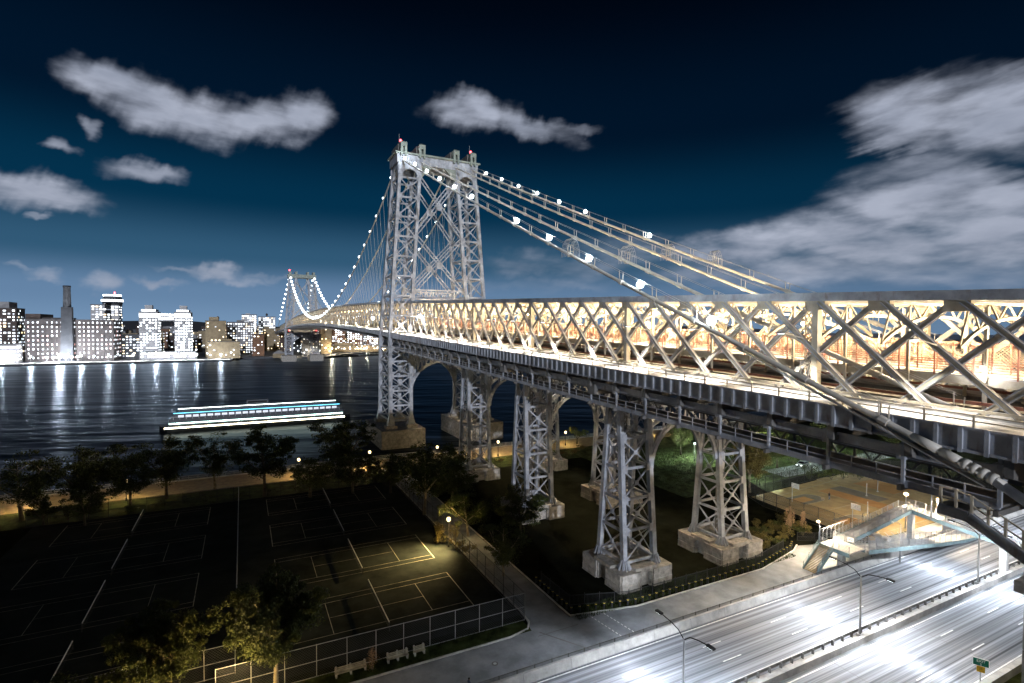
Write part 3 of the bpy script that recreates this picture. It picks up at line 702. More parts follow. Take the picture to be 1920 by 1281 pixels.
# ---------------- stiffening trusses of the side span
def truss(X, label):
    t = thing('stiffening_truss', label, 'truss', (X, -93, bot_z(-93)))
    for a, b in zip(NODE[:-1], NODE[1:]):
        bar('top_chord', t, (X, a + .01, top_z(a) - .42), (X, b - .01, top_z(b) - .42), .95, .84, 'steel')
        bar('bottom_chord', t, (X, a + .01, bot_z(a)), (X, b - .01, bot_z(b)), .85, .9, 'steel_tan')
    for k, y in enumerate(NODE):
        p = Vector((X, y, top_z(y) - .9)); bar('gusset', t, p - Vector((0, .95, .25)), p + Vector((0, .95, -.25)), .5, 1.25, 'steel_tan')
        for s in (-1, 1):
            if 0 <= k + 2 * s < len(NODE):
                y2 = NODE[k + 2 * s]; q = Vector((X, y2, bot_z(y2) + .3)); pp = Vector((X, y + s * .35, top_z(y) - .9))
                off = Vector((.22 * s, 0, 0)); d = (q - pp).normalized(); nr = Vector((0, -d.z, d.y)) * .24
                # built-up member: two flanges and a web
                mbn = 'diagonal'
                bar(mbn, t, pp + off, q + off, .40, .30, 'steel_tan', up=(1, 0, 0))
                if -175 < y < -75:
                    o = COL.objects[-1] if False else None
        if (k - 11) % 5 == 0:
            bar('post', t, (X, y, bot_z(y)), (X, y, top_z(y) - .84), .75, .62, 'steel_tan', up=(0, 1, 0))
            m = MB()
            for i in range(14):
                z0 = bot_z(y) + .5 + i * .8; s = 1 if i % 2 else -1
                m.beam((X, y + .85 - s * .35, z0), (X, y + .85 + s * .35, z0 + .8), .07, .10); m.beam((X, y + .85 + s * .35, z0), (X, y + .85 - s * .35, z0 + .8), .07, .10)
            for s in (-.4, .4): m.beam((X, y + .85 + s, bot_z(y)), (X, y + .85 + s, top_z(y) - .85), .12, .12, (1, 0, 0))
            m.build('lattice_post', 'steel_tan', t)
    # flange angles on the diagonals (one mesh per direction, too thin to pick apart)
    for s in (-1, 1):
        m = MB()
        for k, y in enumerate(NODE):
            if 0 <= k + 2 * s < len(NODE):
                y2 = NODE[k + 2 * s]; q = Vector((X, y2, bot_z(y2) + .3)); pp = Vector((X, y + s * .35, top_z(y) - .9)); d = (q - pp).normalized(); nr = Vector((0, -d.z, d.y)) * .20
                for g in (-1, 1):
                    for sd in (-1, 1): m.beam(pp + nr * g + Vector((.22 * s + sd * .19, 0, 0)), q + nr * g + Vector((.22 * s + sd * .19, 0, 0)), .10, .07, (1, 0, 0))
        m.build('flange', 'steel', t)
truss(-10.5, 'near stiffening truss of crossing diagonals along the side span, facing the camera')
truss(10.5, 'far stiffening truss of the side span, seen through the near one')

# overhead sway frames between the trusses
t = thing('overhead_bracing', 'arched lattice frames spanning between the two trusses above the tracks', 'bracing', (0, -93, 45))
for k, y in enumerate(NODE):
    m = MB(); zt = top_z(y) - .9
    m.beam((-10.3, y, zt), (10.3, y, zt), .35, .4)
    P = [(-10.2 + 20.4 * i / 12, zt - 1.3 - 2.6 * (abs(i - 6) / 6) ** 2.2) for i in range(13)]
    for i in range(12):
        m.beam((P[i][0], y, P[i][1]), (P[i + 1][0], y, P[i + 1][1]), .3, .26); m.beam((P[i][0], y, zt), (P[i + 1][0], y, P[i + 1][1]), .14, .14) if i % 2 else m.beam((P[i][0], y, P[i][1]), (P[i + 1][0], y, zt), .14, .14)
    m.build('sway_frame', 'steel_tan', t)
    if k + 1 < len(NODE):
        y2 = NODE[k + 1]; z2 = top_z(y2) - .8
        m = MB(); m.beam((-10.2, y, zt + .1), (10.2, y2, z2), .22, .3); m.beam((10.2, y, zt + .1), (-10.2, y2, z2), .22, .3)
        m.build('lateral_brace', 'steel_tan', t)
# columns carrying the footways and hangers
for k, y in enumerate(NODE):
    for X in (-5.6, 5.6): bar('hanger', t, (X, y, deck_z(y) - .3), (X, y, top_z(y) - 1.3), .26, .26, 'steel_tan', up=(0, 1, 0))

# ---------------- side-span road decks
def outer_road(sx, label):
    t = thing('outer_roadway', label, 'roadway', (sx * 14.5, -93, 36))
    m = MB()
    ys = [-196 + i * 7 for i in range(29)]
    for a, b in zip(ys[:-1], ys[1:]):
        x0, x1 = sorted((sx * 11.35, sx * 17.9)); z0 = deck_z(a); z1 = deck_z(b)
        m.add([(x0, a, z0 - .25), (x1, a, z0 - .25), (x1, b, z1 - .25), (x0, b, z1 - .25), (x0, a, z0), (x1, a, z0), (x1, b, z1), (x0, b, z1)], [(0, 3, 2, 1), (4, 5, 6, 7), (1, 2, 6, 5), (3, 0, 4, 7)])
    m.build('road_slab', 'concrete_deck', t)
    for X in (11.75, 17.5):
        e = MB().beam((sx * X, -196, deck_z(-196) + .008), (sx * X, 0, deck_z(0) + .008), .14, .008); e.build('edge_line', 'paint_white', t)
    for i in range(22):
        y = -190 + i * 8.8; MB().beam((sx * 14.6, y, deck_z(y) + .008), (sx * 14.6, y + 3, deck_z(y + 3) + .008), .12, .008).build('lane_dash', 'paint_white', t)
    # fascia girder with stiffeners
    n = 128
    for i in range(n):
        y = -190.3 + i * 1.5
        if y > -1: break
        bar('fascia_panel', t, (sx * 18.02, y + .06, deck_z(y) - .62), (sx * 18.02, y + 1.44, deck_z(y + 1.44) - .62), .10, 1.5, 'steel')
        bar('stiffener', t, (sx * 18.16, y, deck_z(y) - 1.55), (sx * 18.16, y, deck_z(y) + .25), .22, .26, 'steel', up=(0, 1, 0))
    for dz, h in ((.22, .16), (-1.4, .2)):
        bar('flange', t, (sx * 18.05, -190, deck_z(-190) + dz), (sx * 18.05, -1, deck_z(-1) + dz), .34, h, 'steel')
    # railing
    for dz in (.75, 1.15): bar('rail', t, (sx * 18.1, -196, deck_z(-196) + dz), (sx * 18.1, -1, deck_z(-1) + dz), .09, .09, 'steel_tan')
    for i in range(65):
        y = -194 + i * 3.0; bar('rail_post', t, (sx * 18.1, y, deck_z(y) + .2), (sx * 18.1, y, deck_z(y) + 1.15), .10, .12, 'steel_tan', up=(0, 1, 0))
    # inner kerb rail along the truss
    bar('guard_rail', t, (sx * 11.25, -196, deck_z(-196) + .55), (sx * 11.25, -1, deck_z(-1) + .55), .10, .22, 'steel_tan')
    bar('kerb', t, (sx * 11.25, -196, deck_z(-196) + .12), (sx * 11.25, -1, deck_z(-1) + .12), .3, .24, 'concrete')
    return t
outer_road(-1, 'near outer roadway of the bridge hung outside the truss, brightly lit')
outer_road(1, 'far outer roadway of the bridge beyond both trusses')
t = thing('floor_framing', 'dark floor beams and stringers under the side span decks', 'bridge floor', (0, -93, 33))
for k, y in enumerate(NODE):
    z = bot_z(y)
    bar('floor_beam', t, (-17.6, y, z - .25), (17.6, y, z - .25), .55, 1.7, 'steel_dark')
    for s in (-1, 1): bar('bracket', t, (s * 10.9, y, z - 2.6), (s * 17.6, y, z - .9), .4, .4, 'steel_dark')
for X in (-16.5, -14.6, -12.8, -8.6, -7.0, 7.0, 8.6, 12.8, 14.6, 16.5): bar('stringer', t, (X, -196, bot_z(-196) + .95), (X, -1, bot_z(-1) + .95), .3, .75, 'steel_dark')
for s in (-1, 1):     # inner road lanes
    m = MB().beam((s * 8.0, -196, deck_z(-196) - .12), (s * 8.0, 0, deck_z(0) - .12), 3.9, .24); m.build('inner_lane', 'concrete_deck', t)
    bar('guard_rail', t, (s * 5.95, -196, deck_z(-196) + .5), (s * 5.95, -1, deck_z(-1) + .5), .1, .28, 'rust_red')
for X in (-2.9, -1.45, 1.45, 2.9): bar('track_rail', t, (X, -196, deck_z(-196) - .5), (X, -1, deck_z(-1) - .5), .12, .18, 'steel_dark')
for i in range(195): bar('track_tie', t, (-3.4, -195.5 + i, deck_z(-195.5 + i) - .68), (3.4, -195.5 + i, deck_z(-195.5 + i) - .68), .24, .18, 'steel_dark')
# footways with red fences above the inner lanes
for s, lb in ((-1, 'near raised footway with red fence panels inside the bridge'), (1, 'far raised footway with red fence panels inside the bridge')):
    t = thing('footway', lb, 'footway', (s * 3.6, -93, 39))
    fz = lambda y: deck_z(y) + 2.85
    MB().beam((s * 3.6, -196, fz(-196) - .15), (s * 3.6, 0, fz(0) - .15), 3.4, .3).build('deck', 'concrete_deck', t)
    for X in (s * 1.9, s * 5.3):
        bar('edge_girder', t, (X, -196, fz(-196) - .5), (X, 0, fz(0) - .5), .3, .7, 'steel_tan')
        for dz in (.1, .6, 1.1, 2.6): bar('fence_rail', t, (X, -196, fz(-196) + dz), (X, 0, fz(0) + dz), .06, .06, 'rust_red')
        for i in range(65):
            y = -195 + i * 3.02; bar('fence_post', t, (X, y, fz(y) - .6), (X, y, fz(y) + 2.7), .11, .11, 'rust_red', up=(0, 1, 0))
        me = bpy.data.meshes.new('fence_mesh'); me.from_pydata([(X, -196, fz(-196) + .1), (X, 0, fz(0) + .1), (X, 0, fz(0) + 2.6), (X, -196, fz(-196) + 2.6)], [], [(0, 1, 2, 3)])
        uv = me.uv_layers.new(name='UVMap')
        for i, c in enumerate(((0, 0), (196, 0), (196, 2.5), (0, 2.5))): uv.data[i].uv = c
        me.materials.append(MATS['chain_red']); new_obj('fence_mesh', me, t)

# inspection platform slung below the near roadway
t = thing('inspection_platform', 'long grey maintenance platform with railings slung under the near roadway', 'platform', (-15, -93, 31))
pz = lambda y: deck_z(y) - 5.2
for i in range(27):
    a = -171 + i * 6.04; b = a + 6.0
    bar('floor_panel', t, (-14.6, a, pz(a)), (-14.6, b, pz(b)), 3.6, .16, 'steel_dark')
    bar('edge_beam', t, (-16.5, a, pz(a) - .1), (-16.5, b, pz(b) - .1), .25, .55, 'steel')
    bar('cross_beam', t, (-17.2, a, pz(a) - .35), (-11.0, a, pz(a) - .35), .3, .4, 'steel_dark')
    bar('hanger', t, (-16.6, a, pz(a)), (-16.6, a, deck_z(a) - 1.6), .24, .24, 'steel', up=(0, 1, 0))
    bar('hanger', t, (-12.6, a, pz(a)), (-12.6, a, deck_z(a) - 1.9), .2, .2, 'steel_dark', up=(0, 1, 0))
    block('end_block', t, -17.05, -16.25, a - .3, a + .3, deck_z(a) - 3.3, deck_z(a) - 2.1, 'steel')
    bar('long_beam', t, (-16.65, a + .3, deck_z(a) - 2.7), (-16.65, b - .26, deck_z(b) - 2.7), .4, .7, 'steel')
for dz in (.55, 1.1, 2.0): bar('rail', t, (-16.62, -171, pz(-171) + dz), (-16.62, -8, pz(-8) + dz), .08, .08, 'steel')
for i in range(82):
    y = -171 + i * 2.01; bar('rail_post', t, (-16.62, y, pz(y)), (-16.62, y, pz(y) + 1.15), .08, .08, 'steel', up=(0, 1, 0))
m = MB()
for i in range(54):
    y = -170 + i * 3.02; m.beam((-13.6, y, pz(y) + .3), (-13.6, y + 1.5, pz(y) + 2.2), .12, .12); m.beam((-13.6, y + 3, pz(y) + .3), (-13.6, y + 1.5, pz(y) + 2.2), .12, .12)
m.build('inner_bracing', 'steel_dark', t)
bar('pipe', t, (-13.0, -171, pz(-171) + 1.2), (-13.0, -8, pz(-8) + 1.2), .4, .4, 'steel_dark'); bar('pipe', t, (-17.0, -171, pz(-171) + 2.9), (-17.0, -8, pz(-8) + 2.9), .22, .22, 'steel')

# ---------------- main span
t = thing('main_span', 'main suspended span of the bridge crossing the river between the two towers', 'bridge span', (0, 244, 40))
YS = [i * 488 / 80 for i in range(81)] + [488 + i * 6.1 for i in range(1, 40)]
for X in (-10.5, 10.5):
    m = MB(); b = MB(); l = MB()
    for a, c in zip(YS[:-1], YS[1:]):
        m.beam((X, a, top_z(a) - .42), (X, c, top_z(c) - .42), .95, .84); b.beam((X, a, bot_z(a)), (X, c, bot_z(c)), .9, .9)
    for k in range(len(YS)):
        for s in (-2, 2):
            if 0 <= k + s < len(YS): l.beam((X, YS[k], top_z(YS[k]) - .8), (X, YS[k + s], bot_z(YS[k + s]) + .3), .3, .42, (1, 0, 0))
    m.build('top_chord', 'steel', t); b.build('bottom_chord', 'steel_tan', t); l.build('lattice', 'steel_tan', t, kind='stuff')
m = MB(); rl = MB(); fa = MB(); fl = MB(); fw = MB()
for a, c in zip(YS[:-1], YS[1:]):
    for s in (-1, 1):
        m.beam((s * 14.6, a, deck_z(a) - .12), (s * 14.6, c, deck_z(c) - .12), 6.6, .24); m.beam((s * 8, a, deck_z(a) - .12), (s * 8, c, deck_z(c) - .12), 3.9, .24)
        fa.beam((s * 18, a, deck_z(a) - .6), (s * 18, c, deck_z(c) - .6), .25, 1.6); fw.beam((s * 3.6, a, deck_z(a) + 2.7), (s * 3.6, c, deck_z(c) + 2.7), 3.4, .3)
        for dz in (.7, 1.15): rl.beam((s * 18.1, a, deck_z(a) + dz), (s * 18.1, c, deck_z(c) + dz), .1, .12)
        rl.beam((s * 5.3, a, deck_z(a) + 4.1), (s * 5.3, c, deck_z(c) + 4.1), .12, .12)
    fl.beam((-17.6, a, bot_z(a) - .2), (17.6, a, bot_z(a) - .2), .5, 1.6); fl.beam((-10.4, a, top_z(a) - .8), (10.4, a, top_z(a) - .8), .35, .5)
m.build('road_slab', 'concrete_deck', t, kind='stuff'); rl.build('railing', 'rust_red', t, kind='stuff'); fa.build('fascia', 'steel', t, kind='stuff'); fl.build('floor_beams', 'steel_dark', t); fw.build('footway_deck', 'concrete_deck', t)
# underside soffit plate
m = MB()
for a, c in zip(YS[:-1], YS[1:]): m.beam((0, a, bot_z(a) - 1.05), (0, c, bot_z(c) - 1.05), 35, .06)
m.build('soffit', 'steel', t)

# ---------------- main cables
KC = .410
def side_pt(i, y):         # i: cable index 0..3 from the camera side
    X = (-13.0, -6.4, 6.4, 13.0)[i]; Xe = (-18.6, -6.8, 6.8, 18.6)[i]
    return Vector((X + (Xe - X) * (-y) / 170.0, y, 101.2 + KC * y - .9 * math.sin(math.pi * min(1, -y / 170.0))))
def main_pt(i, y):
    X = (-13.0, -6.4, 6.4, 13.0)[i]
    return Vector((X, y, 46.6 + (101.6 - 46.6) * ((y - 244) / 244) ** 2))
CABL = ['thick main cable nearest the camera, sweeping down outside the roadway to the anchorage', 'second main cable from the camera, dropping behind the near truss',
        'third main cable from the camera, running down inside the far truss', 'main cable farthest from the camera, its lamps high on the right of the tower']
CABLES = []
for i in range(4):
    t = thing('main_cable', CABL[i], 'cable', (side_pt(i, -170)), 'main suspension cables'); CABLES.append(t)
    m = MB().tube([side_pt(i, -172 + 6 * k) for k in range(28)] + [side_pt(i, -5), Vector((side_pt(i, 0).x, 0, 101.9))], .25, 10); m.build('side_span_rope', 'cable_paint', t, True)
    m = MB().tube([(main_pt(i, 0).x, 0, 101.9)] + [main_pt(i, 488 * k / 60) for k in range(1, 60)] + [(main_pt(i, 0).x, 488, 101.9)] + [(side_pt(i, -y).x, 488 + y, side_pt(i, -y).z) for y in range(10, 171, 20)], .30, 8); m.build('main_span_rope', 'cable_paint', t, True)
    s = MB()
    for y in YS[2:79]:
        p = main_pt(i, y); zt = top_z(y) - .5
        if abs(y - 244) > 52: s.beam(p, (math.copysign(10.5, p.x), y, zt), .06, .06, (0, 1, 0))
    s.build('suspender_ropes', 'cable_paint', t, kind='stuff')
    # clamps with the little forked stanchions that carry the hand ropes
    for k in range(24):
        y = -8 - k * 6.8; p = side_pt(i, y); d = (side_pt(i, y - 1) - p).normalized()
        st = MB(); st.tube([p - d * .35, p + d * .35], .36, 8)
        for s_ in (-1, 1):
            st.beam(p + d * .38 * s_ + Vector((-.05, 0, .2)), p + d * .45 * s_ + Vector((-.05, 0, 1.45)), .08, .08, (1, 0, 0))
        st.build('stanchion', 'cable_paint', t)
    for s_ in (-.35, .35): MB().tube([side_pt(i, -8 - 6.8 * k) + Vector((s_, 0, 1.4)) for k in range(24)], .022, 4).build('hand_rope', 'cable_paint', t)
# splayed near end with wrapped collars and the tie rod below it
for i in (0, 3):
    p = side_pt(i, -166.5); d = (side_pt(i, -172) - p).normalized()
    m = MB(); m.tube([p + d * .0, p + d * 1.8], [.30, .36], 12); m.tube([p + d * 2.0, p + d * 3.2], .33, 12)
    for k in range(4): m.tube([p + d * (3.4 + k * .55), p + d * (3.75 + k * .55)], .40, 12)
    m.build('splay_collar', 'cable_paint', CABLES[i], True)
    m = MB().tube([side_pt(i, -150) - Vector((0, 0, .45)), side_pt(i, -171) - Vector((0, 0, .75))], .12, 6); m.build('lower_pipe', 'galv', CABLES[i], True)
    m = MB().tube([side_pt(i, -171), side_pt(i, -171) + Vector((0, -9, -5.2)), side_pt(i, -171) + Vector((0, -16, -10))], [.32, .36, .40], 12); m.build('strand_housing', 'steel', CABLES[i], True)
# wire cages against climbing
for i, y in ((0, -117.1), (1, -118.6), (2, -113.9), (3, -115.5)):
    p = side_pt(i, y); t = thing('cable_cage', ['wire climbing guard arched over the cable nearest the camera', 'wire climbing guard on the second cable', 'wire climbing guard on the third cable', 'wire climbing guard on the farthest cable'][i], 'cage', p, 'climbing guards on the main cables')
    m = MB()
    for dy in (-.8, -.4, 0, .4, .8):
        pts = [(p.x + 1.05 * math.cos(a) * (1.15 - .15 * abs(math.sin(a))), p.y + dy, p.z - .4 + (3.0 * math.sin(a) ** .7 if a > 0 else 0) - KC * -dy * 0) for a in [math.pi * q / 10 for q in range(11)]]
        m.tube(pts, .04, 4)
    for q in range(1, 10):
        a = math.pi * q / 10; x = p.x + 1.05 * math.cos(a); z = p.z - .4 + 3.0 * math.sin(a) ** .7
        m.beam((x, p.y - .8, z), (x, p.y + .8, z), .05, .05)
    m.build('wire_frame', 'galv', t)
    g_ = MB()
    for dx in (-.5, 0, .5): g_.beam((p.x + dx, p.y, p.z - .4), (p.x + dx, p.y, p.z + 1.6), .06, .06, (0, 1, 0))
    for dz in (-.3, .6, 1.6): g_.beam((p.x - .5, p.y, p.z + dz), (p.x + .5, p.y, p.z + dz), .06, .06)
    g_.build('gate', 'steel_tan', t)

# ---------------- lamps on the cables
def cable_lamp(p, label, group, m='lamp_cold', r=.52, energy=0):
    t = thing('cable_lamp', label, 'lamp', p, group)
    MB().sphere((p[0], p[1], p[2]), r, 14, 10).build('globe', m, t, True)
    MB().beam((p[0], p[1], p[2] - r - .5), (p[0], p[1], p[2] - r + .1), .16, .16).build('stem', 'steel_dark', t)
    if energy: light('POINT', t, (p[0] - .0, p[1], p[2] + r + .15), energy, (.82, .92, 1.0), .2)
for k, y in enumerate((-9.0, -21.9, -35.5, -48.2, -60.8, -73.1, -97.6, -110.3, -122.6, -134.5, -146.6)):
    p = side_pt(0, y) + Vector((-.1, 0, 1.0)); cable_lamp(p, nth(k) + ' white lamp down from the tower on the nearest side-span cable', 'necklace lamps on the near side-span cable', energy=1500)
for k, y in enumerate((-16.4, -28, -39.4, -50.7, -62.4, -74.4, -97.8)):
    p = side_pt(3, y) + Vector((.1, 0, 1.0)); cable_lamp(p, nth(k) + ' white lamp down from the tower on the farthest side-span cable', 'necklace lamps on the far side-span cable', energy=1200)
for i, lb in ((0, 'white necklace lamp on the near cable over the river'), (3, 'white necklace lamp on the far cable over the river')):
    for k in range(39):
        y = 12 + 12.2 * k; p = main_pt(i, y) + Vector((0, 0, .8)); cable_lamp(p, nth(k) + ' ' + lb + ' from the near tower', 'necklace lamps over the river ' + ('near side' if i == 0 else 'far side'), 'lamp_cold_far' if y > 60 else 'lamp_cold', .45 + .0018 * y, 900 if k % 3 == 0 else 0)
    for k in range(10):
        y = 500 + 12.2 * k; p = side_pt(i, -(y - 488)); cable_lamp((p.x, y, p.z + .8), nth(k) + ' ' + lb.replace('over the river', 'beyond the far tower'), 'necklace lamps beyond the far tower ' + ('near side' if i == 0 else 'far side'), 'lamp_cold_far', 1.15)
# ---------------- warm lamps inside the bridge
def deck_lamp(p, label, group, m, r, energy, col):
    t = thing('deck_lamp', label, 'lamp', p, group)
    MB().sphere(p, r, 8, 6, .8).build('globe', m, t, True)
    MB().beam((p[0], p[1], p[2] + r * .6), (p[0], p[1], p[2] + r + 1.0), .12, .12, (0, 1, 0)).build('stem', 'steel_dark', t)
    if energy: light('POINT', t, (p[0], p[1], p[2] - r - .1), energy, col, .25)
for k, y in enumerate(NODE):
    deck_lamp((0 if k % 2 else -.8, y + 2.6, top_z(y) - 3.2), nth(len(NODE) - 1 - k) + ' warm lamp from the tower under the side span overhead bracing', 'warm lamps inside the side span', 'lamp_warm', .30, 9000, (1.0, .76, .46))
deck_lamp((-1.0, -117.0, 41.3), 'large glaring warm work lamp inside the truss above the nearest pier', None, 'lamp_warm', .95, 9000, (1.0, .80, .52))
for k in range(40):
    y = 8 + k * 14.0; deck_lamp((0, y, top_z(y) - 3.2), nth(k) + ' warm lamp from the near tower inside the main span truss', 'warm lamps inside the main span', 'lamp_warm_soft', .45, 7000 if k % 2 == 0 else 0, (1.0, .74, .42))
# white roadway luminaires on brackets from the truss: added to brighten the outer lanes
def added_road_lamp(y, s, label, group, energy):
    z = deck_z(y); t = thing('added_road_lamp', label, 'lamp', (s * 10.9, y, z), group)
    bar('bracket', t, (s * 10.95, y, z + 5.6), (s * 14.4, y, z + 6.2), .10, .10, 'steel_tan')  # bracket of the added lamp
    MB().box(s * 14.5 - .45, s * 14.5 + .45, y - .16, y + .16, z + 6.1, z + 6.26).build('added_lamp_housing', 'steel_dark', t)
    MB().box(s * 14.5 - .36, s * 14.5 + .36, y - .11, y + .11, z + 6.05, z + 6.10).build('lens', 'lamp_cold', t)
    light('SPOT', t, (s * 14.5, y, z + 6.0), energy, (1.0, .93, .82), .2, (s * 13.4, y, z), 94, .5)
for k, y in enumerate(range(-189, 0, 12)): added_road_lamp(y + .5, -1, nth(k) + ' added slim white road lamp from the right end off the near truss', 'added road lamps on the near truss', 9000 + 11000 * min(1, max(0, (y + 165) / 60)))
for k, y in enumerate(range(10, 488, 28)): added_road_lamp(y, -1, nth(k) + ' added slim road lamp from the near tower over the main span lane', 'added road lamps on the main span', 60000)
deck_lamp((-14.6, 36.0, 44.6), 'glaring white lamp beside the roadway just left of the near tower', None, 'lamp_cold', .8, 6000, (.9, .95, 1.0))
deck_lamp((-12.0, -21.2, 44.6), 'glaring white lamp beside the truss just right of the near tower', None, 'lamp_cold', .55, 4000, (.9, .95, 1.0))
deck_lamp((-6.0, -165.7, 37.6), 'small white lamp inside the truss at the right end', None, 'lamp_cold', .22, 900, (.95, .95, 1.0))

# ================================================================== ANCHORAGE END (right edge)
t = thing('anchorage_stair', 'grey steel access stair and landing with pipe railings below the cable end', 'stair', (-16, -171, 25))
m = MB()
for (y0, z0), (y1, z1) in (((-167.6, 27.6), (-169.4, 27.5)), ((-169.4, 27.5), (-173.5, 25.2))):
    m.beam((-17.0, y0, z0), (-17.0, y1, z1), .3, .75)
m.build('stringer', 'steel', t)
m = MB(); m.beam((-15.5, -167.6, 27.9), (-15.5, -169.4, 27.9), 3.0, .12); m.build('landing', 'steel_dark', t)
for k in range(6):
    y = -167.7 - k * .95; z = 27.9 - max(0, (k - 1.6)) * .5
    bar('rail_post', t, (-17.0, y, z), (-17.0, y, z + 1.35), .16, .16, 'steel_tan', up=(0, 1, 0))
    if k < 5:
        z2 = 27.9 - max(0, (k + 1 - 1.6)) * .5
        for dz in (.65, 1.3): bar('rail', t, (-17.0, y, z + dz), (-17.0, y - .95, z2 + dz), .09, .09, 'steel_tan')
t = thing('anchorage', 'grey masonry anchorage block at the right edge below the roadway', 'anchorage', (0, -185, G))
MB().add([(-21, -174.4, G), (21, -174.4, G), (21, -200, G), (-21, -200, G), (-21, -174.4, 25.0), (21, -174.4, 25.0), (21, -200, 26), (-21, -200, 26)], [(0, 1, 2, 3), (7, 6, 5, 4), (4, 5, 1, 0), (5, 6, 2, 1), (6, 7, 3, 2), (7, 4, 0, 3)]).build('body', 'stone', t)
for i in range(8):
    for j in range(14): block('stone', t, -21.06 + 3 * j + .02, -21.06 + 3 * j + 2.98, -174.36, -173.9 - .03 * (j % 3), G + 2.7 * i + .03, G + 2.7 * i + 2.67, 'stone')
block('coping', t, -21.6, 21.6, -175.5, -173.6, 25.0, 25.7, 'stone')

# ================================================================== HOUSING BLOCKS behind the viewpoint (unseen, lengths set so their shade keeps the park dark)
for i, (x0, x1, h, lb) in enumerate(((-330, -150, 40, 'long unseen brick housing block left behind the viewpoint, sized for its shade'), (-146, -38, 39.2, 'unseen brick housing block the view is taken from, sized for its shade'))):
    t = thing('unseen_housing_block', lb, 'building', (x0, -200, G), 'unseen brick housing blocks behind the viewpoint')
    MB().box(x0, x1, -214, -190.2, G, h).build('walls', 'brick_red', t)
    MB().box(x0 - .2, x1 + .2, -214.2, -190.0, h, h + .9).build('unseen_parapet', 'concrete', t)
    wm = MB()
    for k in range(int((x1 - x0) / 4)):
        for z in range(12): wm.box(x0 + 1.2 + 4 * k, x0 + 2.8 + 4 * k, -190.2, -190.12, G + 2 + 3 * z, G + 3.6 + 3 * z)
    wm.build('windows', 'glass_dark', t, kind='stuff')

# ================================================================== LAMPS OF PARK AND PATHS
def post_lamp(x, y, label, h=4.3, m='lamp_sodium', energy=1800, col=(1.0, .68, .28), r=.36, group='park post lamps', spot=None):
    t = thing('post_lamp', label, 'street lamp', (x, y, G), group)
    MB().tube([(x, y, G), (x, y, G + .7), (x, y, G + .75), (x, y, G + h - .3)], [.16, .13, .07, .055], 8).build('post', 'black_iron', t, True)
    MB().sphere((x, y, G + h), r, 10, 8, 1.2).build('globe', m, t, True)
    MB().tube([(x, y, G + h + r * 1.05), (x, y, G + h + r * 1.05 + .22)], [.16, .04], 8).build('finial', 'black_iron', t)
    light('POINT', t, (x, y, G + h + .02), energy, col, r * 1.15)
    if spot: light('SPOT', t, (x - .35, y - .2, G + h), spot[1], col, .12, spot[0], 112, 1.0)
PL = [(-104.0, -46.0, 'warm post lamp at the left end of the river path'), (-86.2, -47.6, 'warm post lamp on the river path beside the rounded tree at left'), (-50.7, -43.4, 'warm post lamp on the river path in front of the ferry'),
      (-32.7, -43.0, 'warm post lamp on the river path half hidden left of the tower pier'), (-14.2, -45.2, 'warm post lamp on the river path right of the near tower base'), (4.4, -46.4, 'warm post lamp on the river path between two steel piers'),
      (30.5, -42.8, 'warm post lamp seen through the arch of the middle pier'), (66.6, -42.0, 'warm post lamp seen beside the head of the nearest pier'), (-122, -46, 'warm post lamp just outside the left edge')]
for x, y, lb in PL: post_lamp(x, y, lb, energy=9000)
post_lamp(-31.5, -101.6, 'warm lamp behind a tree trunk beside the tennis courts', 4.9, energy=9000, spot=((-36.5, -103.5, G), 34000))
post_lamp(-65.0, -131.6, 'warm lamp at the bottom under the two big trees', 3.0, energy=26000)
post_lamp(-75, -129.5, 'warm lamp at the bottom left corner outside the frame', 3.0, energy=16000)
GC = (.80, 1.0, .86)
post_lamp(53.5, -76, 'greenish white lamp on the lawn seen through the arch', 5.0, 'lamp_green', 40000, GC, .3, 'greenish lamps')
post_lamp(49.5, -100.8, 'greenish white lamp beside the trees left of the ball court', 5.0, 'lamp_green', 40000, GC, .3, 'greenish lamps')
post_lamp(92.0, -93.5, 'greenish white lamp under the right part of the bridge', 7.0, 'lamp_green', 80000, GC, .35, 'greenish lamps')
post_lamp(125.0, -99.0, 'greenish white lamp far right under the bridge', 7.0, 'lamp_green', 80000, GC, .35, 'greenish lamps')
post_lamp(72.0, -84.0, 'greenish white lamp over the lawn behind the court', 6.0, 'lamp_green', 50000, GC, .3, 'greenish lamps')

# double-armed highway lamps, heads dark from above
def highway_lamp(x, label):
    y = -149.9; t = thing('highway_lamp', label, 'street lamp', (x, y, G), 'double-armed highway lamps')
    MB().tube([(x, y, G), (x, y, G + 1), (x, y, 10.3)], [.17, .13, .09], 10).build('pole', 'galv', t, True)
    MB().box(x - .3, x + .3, y - .3, y + .3, G, G + .5).build('base', 'concrete', t)
    for s, L_ in ((1, 3.2), (-1, 3.0)):
        MB().tube([(x, y, 10.1), (x, y + s * .8, 10.75), (x, y + s * 1.8, 11.0), (x, y + s * L_, 11.15)], .055, 6).build('arm', 'black_iron', t, True)
        hd_ = MB().box(x - .17, x + .17, min(y + s * (L_ - .1), y + s * (L_ + .75)), max(y + s * (L_ - .1), y + s * (L_ + .75)), 11.08, 11.26); hd_.build('head', 'black_iron', t)
        MB().box(x - .13, x + .13, min(y + s * (L_ + .05), y + s * (L_ + .65)), max(y + s * (L_ + .05), y + s * (L_ + .65)), 11.04, 11.075).build('lens', 'lamp_cold', t)
        for tx in (-8, 8): light('SPOT', t, (x, y + s * (L_ + .35), 11.0), 13500, (.84, .91, 1.0), .3, (x + tx, y + s * (L_ + (2.6 if s > 0 else 4.0)), G), 116, .5)
